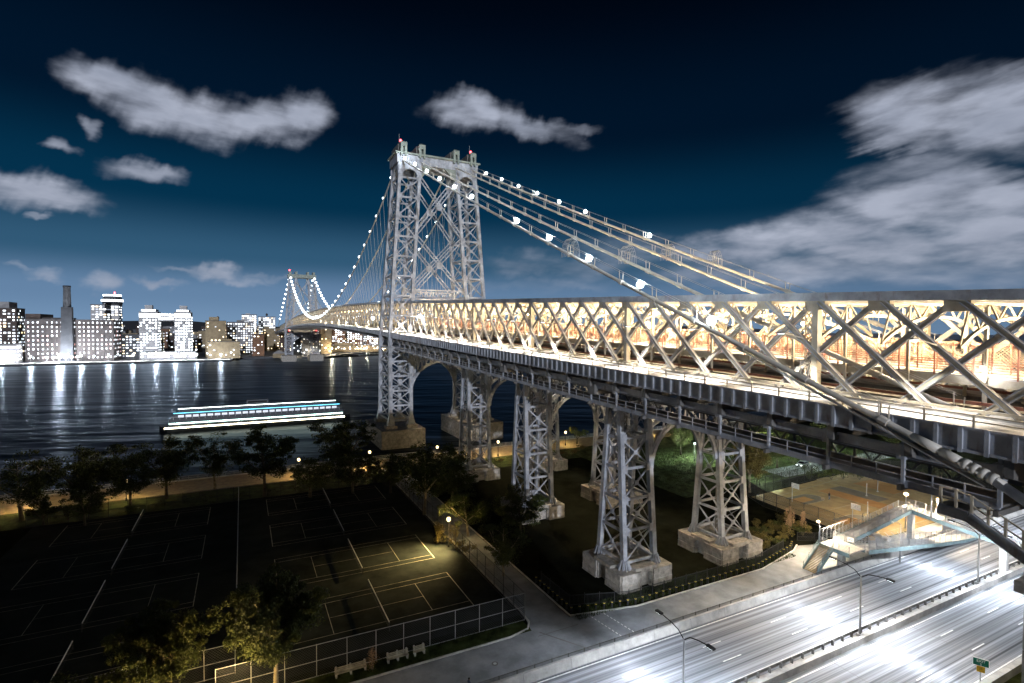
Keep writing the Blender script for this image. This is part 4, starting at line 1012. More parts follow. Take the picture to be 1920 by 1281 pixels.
for x, lb in ((-24.6, 'double-armed highway lamp at the bottom centre, base cut by the frame'), (5.0, 'double-armed highway lamp in the middle of the highway'), (35.0, 'double-armed highway lamp near the footbridge at right'), (65, 'highway lamp beyond the footbridge'), (95, 'farthest highway lamp to the right')): highway_lamp(x, lb)

# ================================================================== ESPLANADE RAILING
t = thing('river_railing', 'pale metal railing along the river edge of the esplanade', 'railing', (0, -35.3, G))
for z in (.25, .65, 1.1): bar('rail', t, (-150, -35.25, G + z), (90, -35.25, G + z), .07, .09, 'galv')
for i in range(120): bar('post', t, (-149.5 + 2 * i, -35.25, G + .1), (-149.5 + 2 * i, -35.25, G + 1.15), .09, .09, 'galv', up=(0, 1, 0))
m = MB()
for i in range(900): m.box(-130 + i * .2, -129.97 + i * .2, -35.27, -35.24, G + .28, G + 1.06)
m.build('pickets', 'galv', t, kind='stuff')

# ================================================================== TENNIS COURTS
rows = [-116.0, -99.2, -82.4, -65.6]; cols = [-81.5, -47.0]
rn = ['row nearest the highway', 'second row from the highway', 'third row from the highway', 'row by the river path']
cn = ['left hand', 'right hand']
for ci, X in enumerate(cols):
    for ri, Y in enumerate(rows):
        t = thing('tennis_court', f'{cn[ci]} tennis court, {rn[ri]}, faint lines on dark ground', 'tennis court', (X, Y, G), 'tennis courts')
        z = G + .010
        MB().sheet(X - 13, X + 13, Y - 6.2, Y + 6.2, G + .0065).build('surface', 'court', t)
        def ln(x0, y0, x1, y1, w=.035):
            m = MB()
            if x0 == x1: m.sheet(x0 - w, x0 + w, min(y0, y1), max(y0, y1), z)
            else: m.sheet(min(x0, x1), max(x0, x1), y0 - w, y0 + w, z + .0005)
            m.build('line', 'paint_worn', t)
        for s in (-1, 1):
            ln(X + s * 11.89, Y - 5.49, X + s * 11.89, Y + 5.49, .055); ln(X + s * 6.4, Y - 4.115, X + s * 6.4, Y + 4.115)
            ln(X - 11.89, Y + s * 5.49, X + 11.89, Y + s * 5.49); ln(X - 11.89, Y + s * 4.115, X + 11.89, Y + s * 4.115)
        ln(X - 6.4, Y, X + 6.4, Y)
        n = thing('tennis_net', f'tennis net across the {cn[ci]} court in the {rn[ri]}', 'net', (X, Y, G), 'tennis nets')
        for s in (-1, 1): bar('net_post', n, (X, Y + s * 6.4, G), (X, Y + s * 6.4, G + 1.1), .1, .1, 'black_iron', up=(0, 1, 0))
        bar('net_band', n, (X, Y - 6.35, G + 1.02), (X, Y + 6.35, G + 1.02), .08, .13, 'paint_white')
        fence_panel(None, (X, Y - 6.3, 0), (X, Y + 6.3, 0), G + .05, G + .96, 'net_mesh', 'chain_dark', n, 3.0)
def chain_fence(pts, h, label, step=3.1, m='chain_dark', pm='galv', name='mesh_fence'):
    t = thing(name, label, 'fence', (*pts[0], G))
    for a, b in zip(pts[:-1], pts[1:]):
        a = Vector((*a, 0)); b = Vector((*b, 0)); L_ = (b - a).length; n = max(1, round(L_ / step))
        for i in range(n + 1):
            p = a.lerp(b, i / n); bar('post', t, (p.x, p.y, G), (p.x, p.y, G + h + .05), .075, .075, pm, up=(0, 1, 0))
        for z in (.08, h * .5, h): bar('rail', t, (a.x, a.y, G + z), (b.x, b.y, G + z), .055, .055, pm)
        fence_panel(None, a, b, G + .05, G + h, 'mesh', m, t)
    return t
chain_fence([(-66, -127.6), (-30.6, -127.9)], 3.6, 'tall chain link fence along the front of the tennis courts above the benches')
chain_fence([(-30.6, -127.9), (-30.6, -58.5)], 3.6, 'tall dark chain link fence along the path side of the tennis courts', pm='black_iron')
chain_fence([(-64.3, -123), (-64.3, -58.5)], 3.2, 'chain link fence between the left and right tennis courts')
chain_fence([(-100, -123.2), (-64.3, -123)], 3.4, 'chain link fence at the bottom edge of the left courts')
chain_fence([(-100, -58.3), (-30.6, -58.3)], 3.2, 'dark chain link fence between the courts and the river lawn', pm='black_iron')

# ================================================================== BOLLARDS, PICKET FENCE, HIGHWAY FENCE
bp_ = MB().tube([(0, 0, 0), (0, 0, .62), (0, 0, .66), (0, 0, .92), (0, 0, .97)], [.13, .13, .11, .13, .08], 10).mesh('bollard_body', 'black_iron', True)
bb_ = MB().tube([(0, 0, .78), (0, 0, .86)], .142, 10).mesh('bollard_band', 'band_yellow', True)
kp = [(-24.15, -119.6), (-24.15, -129.2), (-14.9, -131.25), (10.2, -131.35), (21.2, -129.0), (24.0, -127.5)]
bi = 0
for a, b in zip(kp[:-1], kp[1:]):
    a = Vector((*a, 0)); b = Vector((*b, 0)); n = max(1, round((b - a).length / 1.25))
    for i in range(n):
        p = a.lerp(b, i / n); bi += 1
        t = thing('bollard', nth(bi - 1) + ' black bollard with a yellow band from the path end of the kerb', 'bollard', (p.x, p.y, G), 'bollards along the kerb of the planting bed')
        new_obj('body', bp_, t, Matrix.Translation((p.x, p.y, G))); new_obj('band', bb_, t, Matrix.Translation((p.x, p.y, G)))
t = thing('picket_fence', 'black iron picket fence in front of the stone plinths of the nearest pier', 'fence', (-7, -130, G))
pf = [(-23.5, -120), (-23.4, -127.6), (-15.3, -130.3), (10.5, -130.5), (20.5, -128.2)]
for a, b in zip(pf[:-1], pf[1:]):
    a = Vector((*a, 0)); b = Vector((*b, 0)); n = max(1, round((b - a).length / 2.2))
    for z in (.2, 1.5): bar('rail', t, (a.x, a.y, G + z), (b.x, b.y, G + z), .05, .06, 'black_iron')
    for i in range(n + 1):
        p = a.lerp(b, i / n); bar('post', t, (p.x, p.y, G), (p.x, p.y, G + 1.75), .09, .09, 'black_iron', up=(0, 1, 0))
    m = MB(); n = int((b - a).length / .18)
    for i in range(n):
        p = a.lerp(b, i / n); m.box(p.x - .014, p.x + .014, p.y - .014, p.y + .014, G + .1, G + 1.62)
    m.build('pickets', 'black_iron', t, kind='stuff')
t = thing('highway_fence', 'low dark railing fence between the footpath and the highway wall', 'fence', (0, -138.05, G))
for z in (.15, 1.18): bar('rail', t, (-60, -138.05, G + z), (70, -138.05, G + z), .06, .06, 'steel_dark')
for i in range(60): bar('post', t, (-59 + 2.2 * i, -138.05, G), (-59 + 2.2 * i, -138.05, G + 1.25), .08, .08, 'steel_dark', up=(0, 1, 0))
m = MB()
for i in range(860): m.box(-58 + .15 * i, -57.976 + .15 * i, -138.062, -138.038, G + .15, G + 1.2)
m.build('pickets', 'steel_dark', t, kind='stuff')

# ================================================================== BENCHES
def bench(x0, x1, y, nleg, label):
    t = thing('park_bench', label, 'bench', ((x0 + x1) / 2, y, G), 'park benches by the court fence')
    for i in range(nleg):
        x = x0 + .15 + (x1 - x0 - .3) * i / (nleg - 1)
        m = MB(); m.box(x - .09, x + .09, y - .28, y + .22, G, G + .42); m.add([(x - .09, y + .10, G + .4), (x + .09, y + .10, G + .4), (x + .09, y + .26, G + .4), (x - .09, y + .26, G + .4), (x - .09, y + .26, G + 1.0), (x + .09, y + .26, G + 1.0), (x + .09, y + .38, G + 1.0), (x - .09, y + .38, G + 1.0)], [(0, 3, 2, 1), (4, 5, 6, 7), (0, 1, 5, 4), (1, 2, 6, 5), (2, 3, 7, 6), (3, 0, 4, 7)])
        m.build('leg', 'concrete', t)
    for k in range(4): bar('seat_slat', t, (x0, y - .24 + .13 * k, G + .46), (x1, y - .24 + .13 * k, G + .46), .10, .045, 'paint_worn')
    for k in range(3): bar('back_slat', t, (x0, y + .10 + .04 * k, G + .60 + .15 * k), (x1, y + .10 + .04 * k, G + .60 + .15 * k), .04, .11, 'paint_worn')
bench(-54.6, -51.2, -128.7, 3, 'slatted park bench half behind the bare shrub, leftmost of the three')
bench(-48.9, -46.4, -128.7, 3, 'slatted park bench with three legs, middle one by the fence')
bench(-45.8, -44.4, -128.7, 2, 'short slatted park bench with two legs, rightmost by the fence')
t = thing('manhole_cover', 'round iron manhole cover in the grey footpath', 'manhole cover', (-37.9, -134.3, G))
MB().tube([(-37.9, -134.3, G + .005), (-37.9, -134.3, G + .022)], .38, 20).build('lid', 'steel_dark', t)
MB().tube([(-37.9, -134.3, G + .02), (-37.9, -134.3, G + .030)], .2, 16).build('ring', 'galv', t)

# ================================================================== TREES
def leaf_mesh(name, n, clusters, size, m, seed, flat=.75):
    rnd = random.Random(seed); vs = []; fs = []
    for _ in range(n):
        c = rnd.choice(clusters); r = c[3] * (rnd.random() ** .45)
        d = Vector((rnd.gauss(0, 1), rnd.gauss(0, 1), rnd.gauss(0, 1) * flat)).normalized()
        p = Vector(c[:3]) + Vector((d.x * r, d.y * r, d.z * r * flat))
        a = Vector((rnd.gauss(0, 1), rnd.gauss(0, 1), rnd.gauss(0, 1))).normalized(); b = a.orthogonal().normalized(); b.rotate(Matrix.Rotation(rnd.random() * 6.28, 3, a))
        s = size * rnd.uniform(.6, 1.35); c2 = a.cross(b); i = len(vs)
        vs += [tuple(p - b * s), tuple(p + c2 * s * .5), tuple(p + b * s), tuple(p - c2 * s * .5)]; fs.append((i, i + 1, i + 2, i + 3))
    me = bpy.data.meshes.new(name); me.from_pydata(vs, [], fs); me.materials.append(MATS[m]); return me
def tree_kind(seed, h, spread, leaves, lsize, m_leaf, m_bark, open_=.0):
    """unit tree of height h; returns trunk mesh and crown mesh, with crown clusters at the limb ends"""
    rnd = random.Random(seed); tr = MB(); ends = []
    lean = Vector((rnd.uniform(-.06, .06), rnd.uniform(-.06, .06), 0)) * h; fork = h * rnd.uniform(.28, .38)
    base = [Vector((0, 0, -.2)), Vector((lean.x * .3, lean.y * .3, fork * .5)), Vector((lean.x * .6, lean.y * .6, fork))]
    r0 = h * .020 + .05; tr.tube(base, [r0 * 1.35, r0, r0 * .85], 8)
    top = base[-1]
    for i in range(rnd.randint(5, 7)):
        a = i * 2.4 + rnd.random(); out = spread * rnd.uniform(.55, 1.0); up = rnd.uniform(.30, .62) * h
        if i == 0: out *= .2; up = .62 * h
        e = top + Vector((math.cos(a) * out, math.sin(a) * out, up)); mid = top.lerp(e, .5) + Vector((math.cos(a), math.sin(a), 0)) * out * .14 + Vector((0, 0, up * .05))
        tr.tube([top, mid, e], [r0 * .62, r0 * .4, r0 * .14], 6, False); ends.append((e, .26)); ends.append((mid.lerp(e, .45), .22))
        for j in range(3):
            s = mid.lerp(e, rnd.uniform(.0, .8)); b = a + rnd.uniform(-1.3, 1.3); q = s + Vector((math.cos(b), math.sin(b), rnd.uniform(.1, .9))) * spread * rnd.uniform(.3, .55)
            tr.tube([s, s.lerp(q, .5) + Vector((0, 0, .05 * spread)), q], [r0 * .26, r0 * .17, r0 * .06], 5, False); ends.append((q, .2))
    cl = []
    if open_: ends += [(top.lerp(e_, rnd.uniform(.3, .8)) + Vector((0, 0, -.08 * h)), .3) for e_, _r in ends[::2]]
    for p, r in ends:
        for _ in range(3):
            cl.append((p.x + rnd.gauss(0, .15) * spread, p.y + rnd.gauss(0, .15) * spread, p.z + rnd.gauss(0, .06) * h, spread * r * rnd.uniform(.5, 1.4)))
    return tr.mesh('trunk', m_bark, True), leaf_mesh('crown', leaves, cl, lsize, m_leaf, seed + 1)
KINDS = {'round': tree_kind(11, 13, 5.4, 15000, .19, 'leaf', 'bark', 1), 'loose': tree_kind(23, 13, 5.6, 9000, .20, 'leaf', 'bark_pale', 1), 'tall': tree_kind(37, 14, 4.2, 12000, .22, 'leaf', 'bark_pale'),
         'near': tree_kind(5, 13, 5.0, 42000, .17, 'leaf', 'bark_pale', 1), 'yellow': tree_kind(61, 11, 3.2, 12000, .18, 'leaf_yellow', 'bark_pale', 1), 'small': tree_kind(71, 5, 2.2, 4000, .13, 'leaf', 'bark')}
KH = {'round': 13, 'loose': 13, 'tall': 14, 'near': 13, 'yellow': 11, 'small': 5}
def tree(kind, x, y, h, rz, label, sx=1.0, group='park trees'):
    t = thing('tree', label, 'tree', (x, y, G), group); s = h / KH[kind]
    M = Matrix.Translation((x, y, G)) @ Matrix.Rotation(rz, 4, 'Z') @ Matrix.Diagonal((s * sx, s * sx, s, 1))
    new_obj('trunk', KINDS[kind][0], t, M); new_obj('crown', KINDS[kind][1], t, M)
tree('round', -78.6, -49.5, 12.4, .4, 'rounded dark tree standing alone on the river path at left')
tree('loose', -69.3, -46.0, 11.4, 1.4, 'thin loose tree just right of the rounded one, against the bright water')
tree('round', -59.1, -57.0, 13.6, 2.2, 'full dark tree left of the lamp in front of the ferry')
tree('round', -40.6, -51.9, 13.8, 3.5, 'large dark tree just left of the near tower base', 1.05)
tree('loose', -30.4, -84.3, 12.6, 4.1, 'tree with a pale forked trunk beside the lit path', .95)
tree('round', -84.5, -54, 10.6, 5.0, 'low dark tree behind the rounded one at left', 1.05)
tree('round', -93, -52, 11.8, 0.9, 'broad black tree silhouette by the water at far left', 1.15)
tree('loose', -102, -53, 11.6, 2.0, 'black tree silhouette at the left edge by the river', 1.2)
tree('round', -90.5, -61.5, 6.0, 2.7, 'small dark tree over the lawn at left', 1.2)
tree('small', -97.5, -58.0, 5.0, 1.0, 'small tree at the far left over the lit lawn', 1.1)
tree('round', -50, -62.5, 8.0, 1.2, 'dark tree crowding the end of the right tennis courts', 1.35)
tree('round', -41, -64.0, 8.6, 2.9, 'dark tree mass between the courts and the tower pier', 1.35)
tree('round', -33.0, -67, 8.0, .3, 'dark low tree right of the court end near the lamp', 1.3)
tree('round', -22.0, -70, 10.0, 5.3, 'dark tree in front of the third steel pier', 1.2)
tree('round', -23.5, -82, 9.5, 4.4, 'dark tree left of the middle pier', 1.2)
tree('loose', -26.5, -98.5, 7.6, 2.5, 'tree overhanging the lit path beside the courts', 1.2)
tree('loose', -27.6, -115.5, 7.2, .8, 'bent tree with a pale trunk at the mouth of the dark path', 1.1)
tree('round', -18.5, -104, 8.0, 1.9, 'dark tree between the nearest and middle piers', 1.2)
tree('near', -60.4, -127.6, 11.6, .6, 'large leafy tree at the bottom, lit from below, right of the fence post', .82)
tree('near', -70.6, -125.0, 9.6, 2.4, 'large spreading tree at the bottom left, lit warm from below', 1.0)
tree('small', -77.5, -126.5, 5.8, 2.4, 'small leafy tree at the bottom left beside the spreading one', 1.2)
tree('yellow', 42.6, -103.5, 11.4, .2, 'tall yellowish tree right of the nearest pier, left of the ball court')
tree('round', 47.5, -99.5, 8.0, 1.2, 'dark green tree behind the yellowish one beside the court', .9)
tree('round', 55.0, -69.0, 8.4, 2.2, 'green tree seen through the arch of the nearest pier', .95)
tree('yellow', 62.0, -78, 10.5, 2.0, 'thin yellow tree behind the arch of the nearest pier')
tree('small', 35.2, -42.5, 5.6, 2.0, 'small tree by the river lamp seen through the middle arch')
tree('round', 68, -92, 8.5, 4.0, 'dark tree on the lawn above the ball court', 1.2)
tree('round', 80, -80, 9, 0.6, 'green tree in the background under the bridge', 1.3)
tree('round', 100, -88, 9.5, 1.6, 'green tree behind the ball court fence under the bridge', 1.3)
tree('round', 118, -96, 9.5, 2.9, 'green tree at the right under the bridge deck', 1.3)
tree('round', 135, -103, 9, 2.1, 'green tree farthest right under the bridge', 1.3)

def shrub(x, y, r, h, m, label, seed, name='shrub', group='shrubs', n=1500, ls=.09):
    t = thing(name, label, 'shrub', (x, y, G), group); rnd = random.Random(seed)
    cl = [(x + rnd.gauss(0, .45) * r, y + rnd.gauss(0, .45) * r, G + h * rnd.uniform(.35, .85), r * rnd.uniform(.35, .6)) for _ in range(7)]
    me = leaf_mesh('foliage', n, cl, ls, m, seed, h / (r * 1.6)); new_obj('foliage', me, t)
    st = MB()
    for c in cl: st.tube([(x + rnd.gauss(0, .1), y + rnd.gauss(0, .1), G), (c[0], c[1], c[2])], [.03, .012], 5, False)
    st.build('stems', 'bark', t)
shrub(-50.6, -129.2, 1.1, 2.2, 'leaf_pale', 'bare pale shrub growing through the left bench', 3, n=500, ls=.06)
shrub(27.5, -124.4, .8, 4.6, 'leaf_pale', 'feathery pale pink plume shrub, left of a pair by the court fence', 4, n=1400, ls=.10)
shrub(30.4, -124.9, .75, 4.0, 'leaf_pale', 'feathery pale pink plume shrub, right of a pair by the court fence', 5, n=1200, ls=.10)
rs = random.Random(3)
for i in range(26):
    x = 15 + (i % 9) * 2.3 + rs.uniform(-.7, .7); y = -120.5 - (i // 9) * 2.6 + rs.uniform(-.7, .7) - max(0, 0)
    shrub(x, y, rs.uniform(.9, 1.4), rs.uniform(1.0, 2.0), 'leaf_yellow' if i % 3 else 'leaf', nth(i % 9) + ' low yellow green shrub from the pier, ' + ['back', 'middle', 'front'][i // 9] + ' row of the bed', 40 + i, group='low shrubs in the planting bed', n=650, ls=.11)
for i in range(12):
    shrub(-96 + i * 6.2 + rs.uniform(-2, 2), -56.5 + rs.uniform(-1, 1), rs.uniform(1.2, 2.2), rs.uniform(1.2, 2.4), 'leaf', nth(i) + ' low dark shrub from the left between river lawn and courts', 90 + i, group='low shrubs along the river lawn', n=500, ls=.13)
for i in range(9):
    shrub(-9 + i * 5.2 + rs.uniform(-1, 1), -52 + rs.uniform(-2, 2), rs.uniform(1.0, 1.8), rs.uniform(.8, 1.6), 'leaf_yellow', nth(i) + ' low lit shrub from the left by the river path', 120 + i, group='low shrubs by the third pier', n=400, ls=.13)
for i in range(14):
    shrub(66 + i * 3.6 + rs.uniform(-1, 1), -103.5 - i * 1.75 + rs.uniform(-.5, .5), 1.9, 3.2, 'leaf', nth(i) + ' leafy climber clump from the left on the ball court fence', 150 + i, group='climbers on the court fence', n=700, ls=.16)
for i in range(8): shrub(58 + i * 5 + rs.uniform(-1, 1), -88 + rs.uniform(-3, 3), 2.3, 1.5, 'leaf', nth(i) + ' low green shrub from the left beside the park drive', 180 + i, group='shrubs on the lawn by the drive', n=500, ls=.16)
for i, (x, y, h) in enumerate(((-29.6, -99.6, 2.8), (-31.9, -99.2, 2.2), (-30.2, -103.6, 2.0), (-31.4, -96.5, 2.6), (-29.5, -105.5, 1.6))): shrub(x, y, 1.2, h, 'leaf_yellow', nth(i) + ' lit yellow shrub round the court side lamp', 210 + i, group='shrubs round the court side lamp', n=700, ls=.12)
# grass blades where the lawns are lit
def grass(x0, x1, y0, y1, n, h, name, label, seed):
    rnd = random.Random(seed); m = MB()
    for _ in range(n):
        x = rnd.uniform(x0, x1); y = rnd.uniform(y0, y1); a = rnd.random() * 6.28; w = rnd.uniform(.02, .045); hh = h * rnd.uniform(.4, 1.2); dx = math.cos(a) * w; dy = math.sin(a) * w; l = rnd.uniform(-.5, .5) * hh
        m.add([(x - dx, y - dy, G + .01), (x + dx, y + dy, G + .01), (x + l * .7, y + l * .5, G + hh)], [(0, 1, 2)])
    m.build(name, 'grass', label=label, cat='grass', kind='stuff')
grass(-57, -31, -130.3, -127.7, 9000, .22, 'grass_blades', 'short grass in the strip around the benches', 1)
grass(-24.2, 20, -131.2, -128.3, 11000, .30, 'grass_blades', 'rough grass in the bed behind the bollards', 2)
grass(27, 66, -99, -60, 16000, .45, 'grass_blades', 'rough grass on the lawn behind the nearest pier', 4)
grass(66, 110, -99, -70, 9000, .6, 'grass_blades', 'rough grass on the lawn under the right part of the bridge', 5)
grass(-44, 30, -138.0, -137.35, 5000, .22, 'grass_blades', 'grass verge along the highway fence', 3)

# ================================================================== BALL COURT
t = thing('ball_court', 'tan and orange painted basketball court beside the footbridge', 'ball court', (60, -118, G))
MB().poly([(37, -133.2, G + .006), (90, -133.2, G + .006), (90, -112, G + .006), (84, -103, G + .006), (40, -106, G + .006)]).build('asphalt', 'bball_tan', t)
MB().sheet(58, 62.5, -127, -110, G + .010).build('painted_zone', 'bball_orange', t); MB().sheet(62.5, 67, -121, -110, G + .0102).build('painted_zone', 'bball_grey', t)
MB().sheet(67, 72, -118.5, -103.5, G + .0104).build('painted_zone', 'bball_tan', t); MB().sheet(72, 86, -119.5, -110, G + .010).build('painted_zone', 'bball_orange', t); MB().sheet(55, 60, -131.5, -127.2, G + .011).build('painted_zone', 'bball_orange', t)
for (cx_, cy_, dr) in ((46.2, -112.5, 1), (42.5, -125.5, 1)):
    key = MB().poly([(cx_, cy_ - 2.4, G + .012)] + [(cx_ + 5.8 + 2.4 * math.sin(math.pi * k / 12), cy_ - 2.4 * math.cos(math.pi * k / 12), G + .012) for k in range(13)] + [(cx_, cy_ + 2.4, G + .012)]); key.build('key', 'bball_grey', t)
    MB().sheet(cx_, cx_ + 5, cy_ - 1.3, cy_ + 1.3, G + .0145).build('key_centre', 'bball_orange', t)
    m = MB(); P = [(cx_, cy_ - 2.5)] + [(cx_ + 5.8 + 2.5 * math.sin(math.pi * k / 12), cy_ - 2.5 * math.cos(math.pi * k / 12)) for k in range(13)] + [(cx_, cy_ + 2.5)]
    for a, b in zip(P[:-1], P[1:]): m.beam((*a, G + .014), (*b, G + .014), .10, .004)
    m.build('key_line', 'paint_worn', t)
for x0, y0, x1, y1 in ((44, -108.5, 72, -106.2), (44, -119.4, 58, -119.4), (58, -127, 58, -110), (67, -121, 67, -104), (44, -131.8, 86, -131.8), (72, -119.5, 86, -119.5), (44, -131.8, 44, -108.5)):
    MB().beam((x0, y0, G + .016), (x1, y1, G + .016), .10, .004).build('court_line', 'paint_worn', t)
def hoop(x, y, a, label):
    t = thing('basketball_hoop', label, 'basketball hoop', (x, y, G), 'basketball hoops'); M = Matrix.Translation((x, y, G)) @ Matrix.Rotation(a, 4, 'Z')
    def tf(mb): mb.v = [tuple(M @ Vector(v)) for v in mb.v]; return mb
    tf(MB().tube([(0, 0, 0), (0, 0, 3.2), (.5, 0, 3.5), (1.0, 0, 3.5)], .07, 8)).build('pole', 'galv', t)
    tf(MB().box(1.0, 1.06, -.9, .9, 2.9, 4.0)).build('backboard', 'paint_white', t)
    tf(MB().tube([(1.3 + .23 * math.cos(k * .524), .23 * math.sin(k * .524), 3.05) for k in range(13)], .02, 5)).build('rim', 'rust_red', t)
    tf(MB().box(1.02, 1.075, -.3, .3, 3.1, 3.12)).build('target_line', 'rust_red', t)
hoop(45.2, -112.5, 0, 'basketball hoop with white backboard at the far left of the ball court'); hoop(43.0, -126.8, 0, 'basketball hoop with white backboard at the near left of the ball court')
for i, (x, y) in enumerate(((64.8, -117.3), (70.5, -116.6), (79.2, -117.3))):
    t = thing('net_pole', ['thin pale net pole, leftmost on the ball court', 'thin pale net pole in the middle of the ball court', 'thin pale net pole at the right of the ball court'][i], 'pole', (x, y, G), 'net poles on the ball court')
    MB().tube([(x, y, G), (x, y, G + 2.9)], .06, 8).build('shaft', 'galv', t); MB().tube([(x, y, G), (x, y, G + .12)], .22, 10).build('foot', 'concrete', t)
chain_fence([(36.5, -133.3), (36.5, -112), (39.5, -105.6)], 3.6, 'dark chain link fence at the left of the ball court', pm='black_iron')
chain_fence([(39.5, -105.6), (84.3, -102.6), (90.5, -112), (92, -133)], 3.8, 'dark chain link fence behind the ball court with climbers', pm='black_iron')
chain_fence([(26, -127), (36.5, -133.3)], 1.6, 'low chain link fence by the plume shrubs', pm='black_iron')
t = thing('wire_pen', 'small dark wire enclosure on the near side of the ball court', 'fence', (45, -129, G))
for x in (43.9, 46.1):
    for y in (-129.8, -128.2): bar('post', t, (x, y, G), (x, y, G + 2.6), .09, .09, 'black_iron', up=(0, 1, 0))
for z in (1.3, 2.6):
    for y in (-129.8, -128.2): bar('rail', t, (43.9, y, G + z), (46.1, y, G + z), .06, .06, 'black_iron')

# person with a dog on the ball court; head and shoulders of another person at the bottom edge of the path
def skin_figure(name, joints, edges, radii, m, parent, sub=2):
    me = bpy.data.meshes.new(name); me.from_pydata(joints, edges, []); o = new_obj(name, me, parent); me.materials.append(MATS[m])
    md = o.modifiers.new('skin', 'SKIN'); me.skin_vertices.new() if not me.skin_vertices else None
    for i, r in enumerate(radii): me.skin_vertices[0].data[i].radius = (r, r)
    me.skin_vertices[0].data[0].use_root = True
    sm = o.modifiers.new('sub', 'SUBSURF'); sm.levels = sub; sm.render_levels = sub
    for p in me.polygons: p.use_smooth = True
    return o
def person(x, y, rz, label, top, legs, stride=.22, bare=False):
    t = thing('person', label, 'person', (x, y, G)); M = Matrix.Translation((x, y, G)) @ Matrix.Rotation(rz, 4, 'Z')
    T = lambda L_: [tuple(M @ Vector(p)) for p in L_]
    J = [(0, 0, .95), (0, 0, 1.15), (0, 0, 1.38), (0, .01, 1.50), (0, .02, 1.58),
         (-.17, 0, 1.40), (-.22, .03, 1.14), (-.21, .14, .92), (.17, 0, 1.40), (.23, -.02, 1.14), (.24, .05, .90),
         (-.09, 0, .90), (-.10, stride * .5, .50), (-.10, stride * .6, .09), (.09, 0, .90), (.10, -stride * .3, .50), (.10, -stride, .10), (-.10, stride * .6 + .16, .05), (.10, -stride + .16, .05)]
    E = [(0, 1), (1, 2), (2, 3), (3, 4), (2, 5), (5, 6), (6, 7), (2, 8), (8, 9), (9, 10), (0, 11), (11, 12), (12, 13), (0, 14), (14, 15), (15, 16), (13, 17), (16, 18)]
    Rd = [.15, .14, .16, .07, .06, .085, .055, .04, .085, .055, .04, .10, .065, .045, .10, .065, .045, .04, .04]
    skin_figure('body', T(J), E, Rd, top, t)
    h = MB().sphere((0, .03, 1.68), .105, 12, 9, 1.2); h.tube([(0, .12, 1.68), (0, .155, 1.655)], [.02, .014], 5)
    for s in (-1, 1): h.sphere((s * .105, .02, 1.67), .028, 6, 5, 1.4)
    h.v = T(h.v); h.build('head', 'skin', t, True)
    hr = MB().sphere((0, .005, 1.715), .112, 12, 8, 1.05); hr.v = T(hr.v); hr.build('hair', 'hair', t, True)
    tr = MB()
    for k in ((11, 12, 13), (14, 15, 16)): tr.tube([J[q] for q in k], [.125, .088, .07], 10)
    tr.v = T(tr.v); tr.build('trousers', legs, t, True)
    for k in (7, 10):
        c = Vector(J[k]); hm = MB().sphere((c.x, c.y, c.z - .05), .045, 8, 6, 1.3)
        for q in range(4): hm.tube([(c.x - .025 + .017 * q, c.y + .01, c.z - .09), (c.x - .025 + .017 * q, c.y + .025, c.z - .155 + .01 * abs(q - 1.5))], .009, 5)
        hm.tube([(c.x, c.y + .035, c.z - .05), (c.x, c.y + .065, c.z - .10)], .010, 5)
        hm.v = T(hm.v); hm.build('hand', 'skin', t, True)
person(54.2, -115.2, 1.2, 'person in dark clothes standing on the ball court beside a dog', 'cloth_dark', 'cloth_blue')
person(-42.5, -137.7, -1.4, 'person with dark hair cut off by the bottom edge on the footpath', 'cloth_blue', 'cloth_dark')
t = thing('dog', 'tan dog standing left of the person on the ball court', 'dog', (52.8, -114.6, G))
J = [(0, 0, .46), (.28, 0, .48), (-.25, 0, .45), (.40, 0, .60), (.50, 0, .68), (.62, 0, .66), (.28, .09, .30), (.29, .09, .14), (.30, .09, .03), (.28, -.09, .30), (.29, -.09, .14), (.30, -.09, .03), (-.26, .09, .32), (-.33, .09, .17), (-.28, .09, .03), (-.26, -.09, .32), (-.33, -.09, .17), (-.28, -.09, .03), (-.42, 0, .52), (-.52, 0, .62)]
E_ = [(0, 1), (0, 2), (1, 3), (3, 4), (4, 5), (1, 6), (6, 7), (7, 8), (1, 9), (9, 10), (10, 11), (2, 12), (12, 13), (13, 14), (2, 15), (15, 16), (16, 17), (2, 18), (18, 19)]
Rd = [.12, .14, .11, .09, .085, .045, .06, .035, .03, .06, .035, .03, .07, .035, .03, .07, .035, .03, .03, .018]
skin_figure('body', [(52.8 - p[0], -114.6 + p[1], G + p[2]) for p in J], E_, Rd, 'dog_fur', t, 1)
for s in (-1, 1): MB().add([(52.33, -114.6 + s * .05, G + .74), (52.27, -114.6 + s * .08, G + .73), (52.30, -114.6 + s * .07, G + .86)], [(0, 1, 2), (2, 1, 0)]).build('ear', 'dog_fur', t)

# ================================================================== FOOTBRIDGE over the highway
FB = thing('footbridge', 'teal steel footbridge with ramps and stairs climbing over the highway', 'footbridge', (30, -137, G))
def ramp(p, q, w, zz=.28, mdeck='concrete'):
    bar('deck_panel', FB, p, q, w, .16, mdeck)
    p = Vector(p); q = Vector(q); sd = (q - p).cross(Vector((0, 0, 1))).normalized()
    for s in (-1, 1):
        bar('side_girder', FB, p + sd * s * w / 2 - Vector((0, 0, .22)), q + sd * s * w / 2 - Vector((0, 0, .22)), .16, .62, 'teal_paint')
        a = p + sd * s * w / 2; b = q + sd * s * w / 2; n = max(2, round((b - a).length / 1.8))
        for k in range(5): bar('rail', FB, a + Vector((0, 0, .25 + .22 * k)), b + Vector((0, 0, .25 + .22 * k)), .04, .05, 'galv')
        for i in range(n + 1):
            c = a.lerp(b, i / n); bar('rail_post', FB, c, c + Vector((0, 0, 1.2)), .06, .08, 'galv', up=(1, 0, 0))
ZL, ZT = 5.9, 8.0
